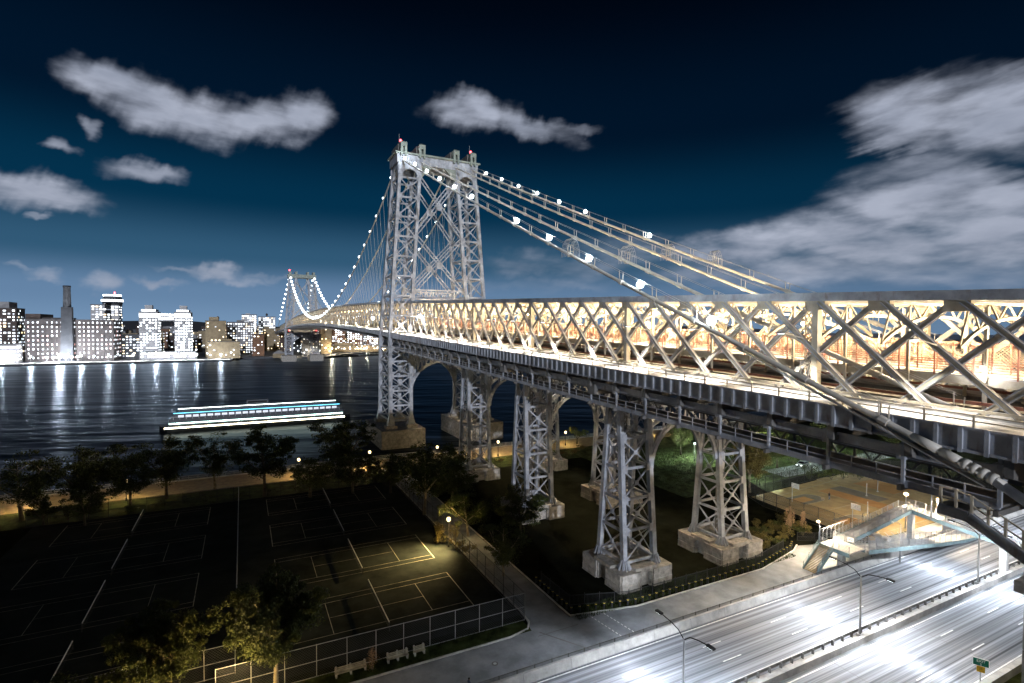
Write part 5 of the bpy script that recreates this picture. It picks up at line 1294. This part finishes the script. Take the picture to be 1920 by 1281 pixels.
ramp((22.6, -139.4, ZL), (22.6, -134.6, ZL), 4.2)                  # landing
ramp((24.7, -135.4, ZL), (45.2, -134.9, ZT), 2.2)                  # upper ramp
ramp((24.7, -138.9, ZL), (46.0, -139.9, G + 1.2), 2.2); ramp((46.0, -139.9, G + 1.2), (58, -140.0, G + .1), 2.2)
ramp((46.4, -133.8, ZT), (46.4, -137.0, ZT), 2.6)
ramp((46.0, -137.0, ZT), (38.6, -163.5, ZT + .1), 2.4)             # span over the road
ramp((38.6, -163.5, ZT + .1), (34, -180, ZT - 1.0), 2.4)
# stairs
for i in range(20):
    f = i / 19; x = 16.6 + 3.9 * f; z = G + .12 + (ZL - G - .2) * f
    bar('stair_tread', FB, (x, -136.9, z), (x, -134.7, z), .30, .06, 'bball_tan')
for y in (-136.95, -134.65):
    bar('stair_stringer', FB, (16.4, y, G + .15), (20.5, y, ZL - .1), .12, .42, 'teal_paint')
    for k in range(3): bar('rail', FB, (16.4, y, G + .5 + .3 * k), (20.5, y, ZL + .3 + .3 * k), .05, .05, 'teal_paint')
    for i in range(4): bar('rail_post', FB, (16.5 + 1.3 * i, y, G + .2 + 1.12 * i), (16.5 + 1.3 * i, y, G + 1.35 + 1.12 * i), .06, .06, 'teal_paint', up=(0, 1, 0))
# columns
for x, y, zt in ((22.6, -137.0, ZL - .5), (33, -137.2, ZL), (46.2, -135.4, ZT - .5), (43.2, -149.9, ZT - .4), (39.2, -161.5, ZT - .4)):
    MB().box(x - .45, x + .45, y - .45, y + .45, G, zt).build('column', 'concrete', FB); MB().box(x - .6, x + .6, y - 1.4, y + 1.4, zt - .4, zt).build('column_head', 'concrete', FB)
# curved mesh screens over the lower ramp and the bend
for x0, x1, y, z0, z1 in ((24.9, 36.0, -140.0, ZL, ZL - 1.7), (21.0, 27.5, -134.2, ZL, ZL + .3)):
    n = 6
    for i in range(n + 1):
        x = x0 + (x1 - x0) * i / n; z = z0 + (z1 - z0) * i / n; s = 1 if y < -138 else -1
        MB().tube([(x, y, z), (x, y, z + 1.6), (x, y + s * .25, z + 2.2), (x, y + s * .8, z + 2.55)], .045, 6).build('screen_hoop', 'galv', FB, True)
    me = bpy.data.meshes.new('screen_mesh'); me.from_pydata([(x0, y, z0), (x1, y, z1), (x1, y, z1 + 2.0), (x0, y, z0 + 2.0)], [], [(0, 1, 2, 3)]); uv = me.uv_layers.new(name='UVMap')
    for i, c in enumerate(((0, 0), (x1 - x0, 0), (x1 - x0, 2), (0, 2))): uv.data[i].uv = c
    me.materials.append(MATS['chain_galv']); new_obj('screen_mesh', me, FB)
block('notice_board', FB, 24.75, 24.85, -137.6, -136.6, ZL + .35, ZL + 1.0, 'paint_white'); block('notice_print', FB, 24.73, 24.749, -137.4, -136.8, ZL + .62, ZL + .78, 'cloth_dark')
def bridge_lamp(x, y, z0, h, label, energy, r=.26, arm=None, m='lamp_sodium', col=(1.0, .78, .52)):
    t = thing('bridge_lamp', label, 'street lamp', (x, y, z0), 'lamps along the footbridge')
    MB().tube([(x, y, z0), (x, y, z0 + h)], [.11, .07], 8).build('pole', 'galv', t, True)
    ex, ey = (x, y) if not arm else (x + arm[0], y + arm[1])
    if arm: MB().tube([(x, y, z0 + h - .05), (x + arm[0] * .4, y + arm[1] * .4, z0 + h + .35), (ex, ey, z0 + h + .4)], .05, 6).build('arm', 'galv', t, True)
    MB().sphere((ex, ey, z0 + h + (.3 if arm else .1)), r, 10, 7, .75).build('lens', m, t, True)
    if energy: light('POINT', t, (ex, ey, z0 + h - .25 + (.3 if arm else .1)), energy, col, .2)
bridge_lamp(50.5, -132.4, G, 6.6, 'glaring warm lamp where the footbridge ramp meets the bend', 60000, .42)
bridge_lamp(21.2, -134.2, ZL - .4, 3.0, 'warm lamp on a short pole at the top of the footbridge stairs', 11000, .26, (1.0, .9))
bridge_lamp(48.5, -138.5, ZT, 2.2, 'warm lamp on the span side of the footbridge bend', 14000, .26)
bridge_lamp(43.9, -139.6, ZT - .4, 4.6, 'tall white cobra head pole on the near side of the footbridge', 0, .18, (.9, .9), 'paint_white')
bridge_lamp(33.0, -140.3, G, 6.4, 'white pole with a flat lamp rising through the lower ramp', 0, .18, (-1.2, .6), 'paint_white')
bridge_lamp(34.6, -134.2, ZL, 4.5, 'bare white pole behind the upper ramp of the footbridge', 0, .1, None, 'paint_white')
# plywood hoarding and pale pavement by the span
t = thing('hoarding', 'grey plywood hoarding at the foot of the footbridge bend', 'hoarding', (57, -137, G))
for i in range(6): block('panel', t, 53.5 + 1.25 * i, 54.72 + 1.25 * i, -137.2, -137.12, G + .05, G + 2.5 - .2 * (i > 2), 'bld_grey')
MB().sheet(52, 120, -138.0, -133.3, G + .014).build('apron', 'concrete', kind='structure')

# ================================================================== VEHICLES
def car_proto(name, paint, van=False):
    t = thing(name, 'tmp', 'car'); L_ = 4.6; W = .9
    prof = [(-2.3, .42), (-2.28, .78), (-2.1, .92), (-1.15, 1.0), (1.55, 1.02), (2.2, .95), (2.3, .70), (2.3, .42)] if not van else [(-2.6, .45), (-2.6, .85), (-2.45, 1.02), (-1.7, 1.15), (2.2, 1.2), (2.5, 1.15), (2.55, .75), (2.55, .45)]
    m = MB(); n = len(prof)     # front of the car is -x
    for yy, sc in ((-W, 1), (-W * .99, 1), (W * .99, 1), (W, 1)): pass
    ring = lambda y, dz: [(x, y, z + (dz if z > .6 else 0)) for x, z in prof]
    rows = [ring(-W * .94, -.08), ring(-W, -.20), ring(-W, -.02), ring(-W * .86, 0), ring(W * .86, 0), ring(W, -.02), ring(W, -.20), ring(W * .94, -.08)]
    rows = [ring(-W, -.16), ring(-W * .92, 0), ring(W * .92, 0), ring(W, -.16)]
    b = 0
    for r in rows: m.v += r
    for i in range(3):
        for k in range(n): m.f.append((i * n + k, i * n + (k + 1) % n, (i + 1) * n + (k + 1) % n, (i + 1) * n + k))
    m.f.append(tuple(range(n))[::-1]); m.f.append(tuple(3 * n + k for k in range(n)))
    bo = m.build('body', paint, t)
    bv = bo.modifiers.new('bevel', 'BEVEL'); bv.width = .09; bv.segments = 2
    if van: gp, rp, zb, zt = (-1.75, 2.35), (-1.0, 2.15), 1.12, 1.95
    else: gp, rp, zb, zt = (-1.2, 1.75), (-.42, 1.05), .98, 1.46
    g = MB().add([(gp[0], -W * .9, zb), (gp[1], -W * .9, zb), (gp[1], W * .9, zb), (gp[0], W * .9, zb), (rp[0], -W * .72, zt), (rp[1], -W * .72, zt), (rp[1], W * .72, zt), (rp[0], W * .72, zt)], [(0, 1, 5, 4), (1, 2, 6, 5), (2, 3, 7, 6), (3, 0, 4, 7)])
    g.build('windows', 'glass_dark', t)
    MB().box(rp[0] - .04, rp[1] + .04, -W * .745, W * .745, zt - .01, zt + .05).build('roof', paint, t)
    for s in (-1, 1):
        for f in (0, .5, 1):
            xb = gp[0] + (gp[1] - gp[0]) * f; xt = rp[0] + (rp[1] - rp[0]) * f; MB().beam((xb, s * W * .905, zb), (xt, s * W * .73, zt), .05, .09).build('pillar', paint, t)
        for x in (-1.42, 1.4):
            w = MB().tube([(x, s * .72, .33), (x, s * .905, .33)], .33, 16).build('tyre', 'tyre', t); MB().tube([(x, s * .90, .33), (x, s * .925, .33)], .2, 10).build('rim', 'rim', w)
        fx = prof[0][0]; rx = prof[-1][0]
        MB().box(fx - .02, fx + .14, s * .58 - .2, s * .58 + .2, .62, .78).build('headlight', 'head_light', t)
        MB().box(rx - .08, rx + .02, s * .62 - .2, s * .62 + .2, .70, .86).build('tail_light', 'tail_light', t)
        MB().box(gp[0] + .15, gp[0] + .3, s * .98 - .1, s * .98 + .1, zb, zb + .14).build('mirror', paint, t)
    MB().box(prof[0][0] - .03, prof[0][0] + .05, -.8, .8, .40, .58).build('bumper', 'cloth_dark', t); MB().box(prof[-1][0] - .05, prof[-1][0] + .03, -.8, .8, .40, .58).build('bumper', 'cloth_dark', t)
    return t
PROTO = {}
USED = set()
def car(kind, x, y, z, rz, label, group, pitch=0., beams=True):
    paint = {'silver': 'car_silver', 'black': 'car_black', 'white': 'car_white', 'blue': 'car_blue', 'red': 'car_red', 'taxi': 'taxi_yellow', 'van': 'car_white'}[kind]
    if kind not in PROTO: PROTO[kind] = car_proto('car' if kind != 'van' else 'van', paint, kind == 'van')
    M = Matrix.Translation((x, y, z)) @ Matrix.Rotation(rz, 4, 'Z') @ Matrix.Rotation(pitch, 4, 'Y')
    if kind in USED: c = copy_tree(PROTO[kind], M)
    else: c = PROTO[kind]; c.matrix_basis = M; USED.add(kind)
    tag(c, label, 'van' if kind == 'van' else 'car', group)
    if beams:
        d = bpy.data.lights.new('lamp_light', 'SPOT'); d.energy = 2200; d.color = (.95, .97, 1.0); d.shadow_soft_size = .25; d.spot_size = R_(58); d.spot_blend = .7
        o = bpy.data.objects.new('lamp_light', d); COL.objects.link(o); o.parent = c
        o.matrix_basis = Matrix.Translation((-2.72, 0, .70)) @ Vector((-1, 0, -.05)).to_track_quat('-Z', 'Y').to_matrix().to_4x4()
car('silver', 76, -94, G + .016, .2, 'parked silver car on the park drive under the bridge', None, 0, False)

# exit sign at the bottom right on the near parapet
t = thing('exit_sign', 'small green exit sign with a yellow plate below, at the bottom right', 'sign', (7.0, -160.95, G))
bar('post', t, (7.0, -161.2, G), (7.0, -161.2, G + 3.0), .09, .09, 'galv', up=(0, 1, 0))
sgM = Matrix.Translation((7.0, -161.2, 0)) @ Matrix.Rotation(R_(-62), 4, 'Z')
def sg(name, mb, m): mb.v = [tuple(sgM @ Vector(v)) for v in mb.v]; return mb.build(name, m, t)
sg('panel', MB().box(-.62, .62, -.14, -.09, G + 2.45, G + 3.15), 'sign_green'); sg('border', MB().box(-.66, .66, -.09, -.07, G + 2.41, G + 3.19), 'paint_white'); sg('advisory_plate', MB().box(-.34, .34, -.13, -.09, G + 1.75, G + 2.38), 'sign_yellow')
def text(name, body, size, loc, M, m, parent):
    cu = bpy.data.curves.new(name, 'FONT'); cu.body = body; cu.size = size; cu.align_x = 'CENTER'; cu.extrude = .004; cu.materials.append(MATS[m])
    tmp = bpy.data.objects.new('tmp_text', cu); me = bpy.data.meshes.new_from_object(tmp); bpy.data.objects.remove(tmp)
    if not me.materials: me.materials.append(MATS[m])
    return new_obj(name, me, parent, M @ Matrix.Translation(loc) @ Matrix.Rotation(math.pi / 2, 4, 'X'))
text('lettering', 'EXIT', .36, (0, -.15, G + 2.82), sgM, 'paint_white', t); text('lettering', '5', .30, (0, -.15, G + 2.50), sgM, 'paint_white', t)
text('lettering', '25', .30, (0, -.14, G + 2.03), sgM, 'cloth_dark', t)

# ================================================================== FERRY
t = thing('ferry', 'long dark ferry crossing the river, white, cyan and cream strips on its decks standing in for light trails', 'ferry', (-57, 54, 0))
xs = [-92, -89, -84, -30, -24, -21]; hw = [.4, 3.2, 5.0, 5.0, 3.4, .5]
m = MB(); n = len(xs)
for lvl, (z, k) in enumerate(((-1.0, .8), (2.2, 1.0))):
    for x, w_ in zip(xs, hw): m.v.append((x, 54 - w_ * k, z))
    for x, w_ in zip(xs[::-1], hw[::-1]): m.v.append((x, 54 + w_ * k, z))
N2 = 2 * n
m.f = [tuple(range(N2))[::-1], tuple(range(N2, 2 * N2))] + [(i, (i + 1) % N2, N2 + (i + 1) % N2, N2 + i) for i in range(N2)]
m.build('hull', 'hull_dark', t)
for z0, z1, x0, x1, w_ in ((2.2, 5.0, -88.5, -24.5, 4.6), (5.0, 7.2, -87, -26, 4.2), (7.2, 8.7, -85.5, -27.5, 3.6)): MB().box(x0, x1, 54 - w_, 54 + w_, z0, z1).build('deckhouse', 'hull_dark', t)
MB().box(-62, -54, 52, 56, 8.7, 10.8).build('wheelhouse', 'hull_dark', t); MB().box(-61.5, -54.5, 51.9, 51.99, 9.6, 10.3).build('wheelhouse_window', 'glass_dark', t)
for z, x0, x1, w_, hh, mm in ((8.85, -85.5, -27.5, 3.65, .16, 'strip_white'), (7.3, -87, -26, 4.28, .16, 'strip_cyan'), (3.3, -88.5, -24.5, 4.70, .34, 'strip_mint'), (1.7, -90, -22.5, 5.25, .40, 'strip_cream')):  # glowing strips and panes stand in for the passing ferry's light trails
    if mm in ('strip_white', 'strip_cyan'): MB().box(x0, x1, 54 - w_ - .12, 54 - w_, z, z + hh).build('light_trail_strip', mm, t)
    else:
        nw = int((x1 - x0) / 2.2)
        for i in range(nw): block('window', t, x0 + 2.2 * i + .08, x0 + 2.2 * i + 2.12, 54 - w_ - .12, 54 - w_ + .02, z, z + hh * 1.25, mm)
for i in range(30): bar('rail_post', t, (-87 + 2.1 * i, 54 - 4.6, 5.0), (-87 + 2.1 * i, 54 - 4.6, 6.0), .08, .08, 'galv', up=(0, 1, 0))
bar('rail', t, (-88, 49.4, 6.0), (-25, 49.4, 6.0), .07, .07, 'galv')
for i in range(24): block('dim_window', t, -85.5 + 2.45 * i, -83.6 + 2.45 * i, 54 - 4.25, 54 - 4.18, 5.7, 6.6, 'win_dim')

# ================================================================== FAR SHORE
rc = random.Random(21)
BASE = 2.2
WD = [None]
def windows(m, face, x0, x1, y0, y1, z0, z1, dx, dz, w0, h0, prob, rnd, n2=None):
    """little boxes proud of one facade; face 'f' = towards the river (-Y), 'r' = +X side, 'l' = -X side"""
    L_ = (x1 - x0) if face == 'f' else (y1 - y0); n = max(1, int(L_ / dx)); k = max(1, int((z1 - z0) / dz))
    for i in range(n):
        for j in range(k):
            if rnd.random() > prob: continue
            c = (i + .5) * L_ / n; z = z0 + (j + .35) * (z1 - z0) / k; u_ = rnd.random(); mm = m if n2 is None or u_ < .60 else n2
            if WD[0] is not None and u_ > .80: mm = WD[0]
            w = w0 * rnd.choice((.7, 1, 1, 1.15)); h = h0 * rnd.choice((.75, 1, 1))
            if face == 'f': mm.box(x0 + c - w / 2, x0 + c + w / 2, y0 - .12, y0 + .05, z, z + h)
            elif face == 'r': mm.box(x1 - .05, x1 + .12, y0 + c - w / 2, y0 + c + w / 2, z, z + h)
            else: mm.box(x0 - .12, x0 + .05, y0 + c - w / 2, y0 + c + w / 2, z, z + h)
def building(label, x0, x1, y0, depth, h, m, prob=.55, dx=3.4, dz=3.3, w=1.7, hh=1.7, wm='win_white', roofbox=None, name='building', z0=BASE, group='buildings on the far shore', pm=None, seed=None, wtop=None):
    rnd = random.Random(seed if seed is not None else int(x0 * 7 + y0 * 13 + h * 3)); y1 = y0 + depth
    t = thing(name, label, 'building', ((x0 + x1) / 2, y0, z0), group)
    MB().box(x0, x1, y0, y1, z0, h).build('walls', m, t)
    MB().box(x0 - .3, x1 + .3, y0 - .3, y1 + .3, h, h + .6).build('roof', 'roofing', t)
    a = MB(); b = MB(); dm_ = MB(); side = 'r' if (x0 + x1) / 2 < -63 else 'l'; WD[0] = dm_
    windows(a, 'f', x0 + .5, x1 - .5, y0, y1, z0 + 1.5, wtop or h - .8, dx, dz, w, hh, prob, rnd, b)
    x_ = (x0, x1); windows(a, side, x0, x1, y0 + .5, y1 - .5, z0 + 1.5, wtop or h - .8, dx, dz, w, hh, prob * .8, rnd, b)
    WD[0] = None
    if dm_.v: dm_.build('dim_windows', 'win_dim', t, kind='stuff')
    if a.v: a.build('lit_windows', wm, t, kind='stuff')
    if rnd.random() < .45 and depth > 10:
        tx = rnd.uniform(x0 + 3, max(x0 + 3.1, x1 - 3)); ty = y0 + rnd.uniform(3, depth - 3); MB().tube([(tx, ty, h + .6), (tx, ty, h + 2.2), (tx, ty, h + 2.21), (tx, ty, h + 5.0), (tx, ty, h + 6.4)], [.4, .4, 1.7, 1.7, .2], 10).build('water_tank', 'brick_dark', t)
    else:
        tx = rnd.uniform(x0, (x0 + x1) / 2); MB().box(tx + .5, tx + .5 + (x1 - x0) * .3, y0 + 2, y0 + depth * .7, h + .6, h + rnd.uniform(2, 4.5)).build('stair_head', m, t)
    if b.v: b.build('warm_windows', 'win_warm' if pm is None else pm, t, kind='stuff')
    if roofbox:
        for (a0, a1, hz, mm) in roofbox: MB().box(a0, a1, y0 + 1, y1 - 1, h + .6, hz).build('rooftop_house', mm, t)
    return t
# old brick refinery with its chimney
t = building('long dark brick refinery with rows of lit windows and a tall chimney', -264, -190, 530, 45, 46.5, 'brick', .90, 3.7, 4.6, 1.25, 1.9, 'win_white', [(-264, -252, 52.5, 'brick_dark')], 'refinery', pm='win_pink')
MB().add([(-234.4, 524, BASE), (-223.6, 524, BASE), (-223.6, 531, BASE), (-234.4, 531, BASE), (-233.4, 524.6, 60), (-224.6, 524.6, 60), (-224.6, 531, 60), (-233.4, 531, 60)], [(4, 5, 6, 7), (0, 1, 5, 4), (1, 2, 6, 5), (2, 3, 7, 6), (3, 0, 4, 7)]).build('chimney_base', 'bld_dark', t)
MB().tube([(-229, 528, 60), (-229, 528, 80.6), (-229, 528, 80.7), (-229, 528, 82.8)], [3.6, 3.1, 3.5, 3.4], 16).build('chimney', 'bld_dark', t, True)
for i in range(10): MB().box(-263.9 + 8.2 * i - .35, -263.9 + 8.2 * i + .35, 529.5, 530.0, BASE, 46).build('pilaster', 'brick', t)
MB().box(-264.5, -189.5, 529.4, 575.6, 40.3, 41.0).build('cornice', 'brick_dark', t)
building('dark brown apartment tower at the left edge with a pale rooftop house', -330, -275, 545, 25, 58, 'brick_dark', .7, 3.6, 3.2, 2.0, 1.7, roofbox=[(-290, -281, 65, 'bld_grey')])
building('low glassy terrace building with bands of light at the far left', -300, -266, 512, 16, 21, 'bld_grey', .95, 3.0, 3.4, 2.4, 1.6, 'win_bright')
t = building('white apartment tower behind the refinery with a round lit crown', -228, -200, 620, 22, 66, 'bld_white', .8, 3.6, 3.2, 2.4, 1.5, 'win_bright', name='crowned_tower')
MB().tube([(-208, 631, 66), (-208, 631, 72), (-208, 631, 78), (-208, 631, 80)], [10, 11, 8.5, 5], 20).build('crown', 'bld_dark', t, True)
m = MB()
for k in range(14):
    a = -math.pi * (k + .5) / 14; m.box(-208 + 10.6 * math.cos(a) - .9, -208 + 10.6 * math.cos(a) + .9, 631 + 10.9 * math.sin(a) - .3, 631 + 10.9 * math.sin(a) + .3, 70.5, 73); m.box(-208 + 8.8 * math.cos(a) - .8, -208 + 8.8 * math.cos(a) + .8, 631 + 9.1 * math.sin(a) - .3, 631 + 9.1 * math.sin(a) + .3, 77.3, 79.2)
m.build('crown_lights', 'win_bright', t, kind='stuff')
MB().box(-206, -204.6, 628, 629.4, 80, 82.5).build('beacon', 'lamp_red', t)
# the arch-shaped apartment building
t = thing('arch_building', 'pale apartment block of two towers joined at the top by a bright bridge', 'building', (-142, 540, BASE), 'buildings on the far shore')
ra = random.Random(5)
for x0, x1, h in ((-168, -150, 57), (-134, -117.5, 57)):
    MB().box(x0, x1, 540, 566, BASE, h).build('tower_block', 'bld_grey', t)
    a = MB(); b = MB(); windows(a, 'f', x0 + .4, x1 - .4, 540, 566, 4, 52, 2.6, 3.2, 1.7, 1.6, .72, ra, b); windows(a, 'r', x0, x1, 541, 565, 4, 52, 2.8, 3.2, 1.7, 1.6, .6, ra, b); a.build('lit_windows', 'win_bright', t, kind='stuff'); b.build('warm_windows', 'win_white', t, kind='stuff')
    MB().box(x0 + 2, x1 - 2, 541, 565, h, h + 2.6).build('penthouse', 'bld_white', t)
    s = MB(); s.box(x0 + .3, x1 - .3, 539.8, 540.0, 50.2, 54.8); s.box(x0 + 2.3, x1 - 2.3, 540.8, 541.0, h + .4, h + 2.2); s.build('sky_lounge_glazing', 'win_bright', t)
    MB().box(x0 + 5, x0 + 12, 545, 556, h + 2.6, h + 7.5).build('rooftop_house', 'bld_white', t)
MB().box(-150, -134, 540.5, 565.5, 46.5, 55).build('link_block', 'bld_white', t)
a = MB(); windows(a, 'f', -149.8, -134.2, 540.5, 565, 47, 55, 2.4, 3.6, 2.1, 2.6, .95, ra); a.build('link_glazing', 'win_bright', t, kind='stuff')
building('wide podium block under the arch building, its front ablaze', -166, -112, 530, 9, 11, 'bld_grey', .8, 3, 3.2, 2.3, 1.8, 'win_bright')
building('low office block with bluish lights between refinery and arch building', -188, -170, 560, 20, 30, 'bld_dark', .7, 3, 3, 2, 1.4)
building('tan stepped warehouse with warm lights left of the far tower', -104, -82, 565, 25, 47, 'bld_tan', .35, 4, 4, 1.7, 1.7, 'win_warm', [(-100, -90, 52, 'bld_tan')])
building('low cream industrial shed by the water left of the far tower', -100, -66, 530, 20, 22, 'bld_tan', .3, 4, 4.5, 1.8, 1.5)
building('apartment block full of small lights behind the tan warehouse', -82, -50, 620, 20, 46, 'bld_grey', .75, 3, 3, 1.7, 1.5, pm=None)
building('slim apartment tower with lit crown left of the far tower', -64, -44, 700, 20, 58, 'bld_white', .8, 3, 3, 2, 1.6, 'win_bright')
building('brown brick block close to the bridge approach', -52, -38, 575, 18, 30, 'brick_red', .5)
building('pale apartment slab seen over the bridge approach', -40, -15, 760, 20, 56, 'bld_white', .8, 3, 3, 1.9, 1.5, 'win_white')
t = building('small gabled boathouse on the far shore beside the tower', -30, -16, 520, 12, 7.5, 'bld_tan', .0)
MB().add([(-30.5, 519.5, 7.5), (-15.5, 519.5, 7.5), (-15.5, 532.5, 7.5), (-30.5, 532.5, 7.5), (-23, 519.5, 11.5), (-23, 532.5, 11.5)], [(0, 1, 4), (2, 3, 5), (1, 2, 5, 4), (3, 0, 4, 5)]).build('gable_roof', 'bld_grey', t)
for i, (x0, x1, lb) in enumerate(((54, 78, 'left of three housing slabs'), (84, 104, 'middle of three housing slabs'), (110, 132, 'right of three housing slabs'))):
    building(lb + ' full of bright windows right of the far tower', x0, x1, 655, 18, 41, 'brick_red', .82, 3.3, 3.1, 2.3, 1.7, 'win_bright')
building('tan tower house right of the far tower, half behind the bridge', 34, 50, 600, 18, 44, 'bld_tan', .35, 4, 4, 1.8, 1.6, 'win_warm')
building('dark low block right behind the far tower', 8, 32, 570, 16, 30, 'bld_dark', .4)
building('long lit shed by the water right of the far tower', 48, 140, 668 - 20, 6, 12, 'bld_tan', .6, 4, 5, 2.4, 2.0, 'win_warm')
# rows of smaller houses farther back
BL = [('brick_dark', 'dark brick'), ('bld_grey', 'grey'), ('brick_red', 'red brick'), ('bld_dark', 'black'), ('bld_tan', 'tan')]
k = 0
for row, (Y, n, x0, x1, hmin, hmax) in enumerate(((600, 16, -360, -60, 12, 26), (720, 22, -420, 130, 14, 38), (900, 26, -520, 180, 14, 40), (1200, 30, -700, 260, 16, 44), (1700, 26, -1000, 380, 20, 50))):
    for i in range(n):
        X = x0 + (x1 - x0) * (i + rc.uniform(.1, .6)) / n; w_ = rc.uniform(9, 22) * (1 + row * .25); h = rc.uniform(hmin, hmax); mm, cn_ = rc.choice(BL); y = Y + rc.uniform(-20, 25)
        if row == 0 and (-275 < X < -185 or -172 < X < -112): continue
        building(f'{nth(i)} small {cn_} block from the left in the {ORD[row]} background row', X, X + w_, y, 15, h, mm, rc.uniform(.25, .75), 3.6 + row * .6, 3.4 + row * .4, 1.6 + .35 * row, 1.5 + .3 * row, rc.choice(('win_white', 'win_white', 'win_bright', 'win_warm')), group=f'{cn_} background blocks', name='city_block')
# lamps and bright pavement along the far waterfront
pr = MB().prism([(-600, 496.5), (-290, 493), (-150, 499), (-74, 504), (-74, 516), (-150, 511), (-290, 505), (-600, 509)], 2.2, 2.5); pr.build('far_promenade', 'concrete', kind='structure')
for i in range(34):
    x = -420 + i * 10.4 + rc.uniform(-2, 2); y = 502 + rc.uniform(-3, 6) + (0 if x < -150 else 6)
    t = thing('shore_lamp', nth(i) + ' white lamp from the left along the far promenade', 'street lamp', (x, y, 2.5), 'lamps along the far promenade'); h = rc.uniform(5, 9)
    MB().beam((x, y, 2.4), (x, y, 2.5 + h), .2, .2, (0, 1, 0)).build('pole', 'steel_dark', t); MB().sphere((x, y, 2.9 + h), rc.uniform(.6, 1.0), 8, 6).build('globe', 'lamp_cold_far', t, True)
    if i % 2 == 0: light('POINT', t, (x, y - .2, 2.0 + h), 50000, (.9, .95, 1.0), .6)
for i in range(16):
    x = -8 + i * 9.5; y = 545 + max(0, x) * .75 + rc.uniform(0, 10); t = thing('shore_lamp', nth(i) + ' lamp on the far bank counting right from the far tower', 'street lamp', (x, y, 2.5), 'lamps on the far bank right of the tower'); h = rc.uniform(5, 9)
    MB().beam((x, y, 2.2), (x, y, 2.5 + h), .2, .2, (0, 1, 0)).build('pole', 'steel_dark', t); MB().sphere((x, y, 2.9 + h), rc.uniform(.6, 1.1), 8, 6).build('globe', 'lamp_cold_far' if i % 3 else 'lamp_warm_soft', t, True)
    if i % 3 == 0: light('POINT', t, (x, y - .2, 2.0 + h), 50000, (1.0, .82, .55), .6)
# bright floodlit landing on the promenade below the chimney
t = thing('floodlit_landing', 'blazing white floodlit landing on the far promenade below the chimney', 'landing', (-229, 503, 2.5))
MB().box(-244, -216, 500, 512, 2.5, 3.1).build('platform', 'concrete', t)
for i in range(6):
    x = -242 + i * 5.0; bar('mast', t, (x, 511, 2.6), (x, 511, 8), .25, .25, 'galv', up=(0, 1, 0)); MB().box(x - 1.4, x + 1.4, 510.4, 510.8, 7, 8.6).build('floodlight', 'win_white', t)
light('POINT', t, (-230, 505, 9), 120000, (.92, .95, 1.0), 1.0)
# rock edge of the far right bank
m = MB(); rr = random.Random(9)
for i in range(220):
    f = rr.random(); x = 30 + 120 * f; y = 531 + (x - 30) * .62 * (1.6 if x < 60 else 1.0) - 4 + rr.uniform(-2, 2); s = rr.uniform(.8, 2.0)
    m.box(x - s, x + s, y - s, y + s, -1, rr.uniform(.6, 2.4))
m.build('riprap', 'rock', label='dark boulders along the far right river bank', cat='rocks', kind='stuff')
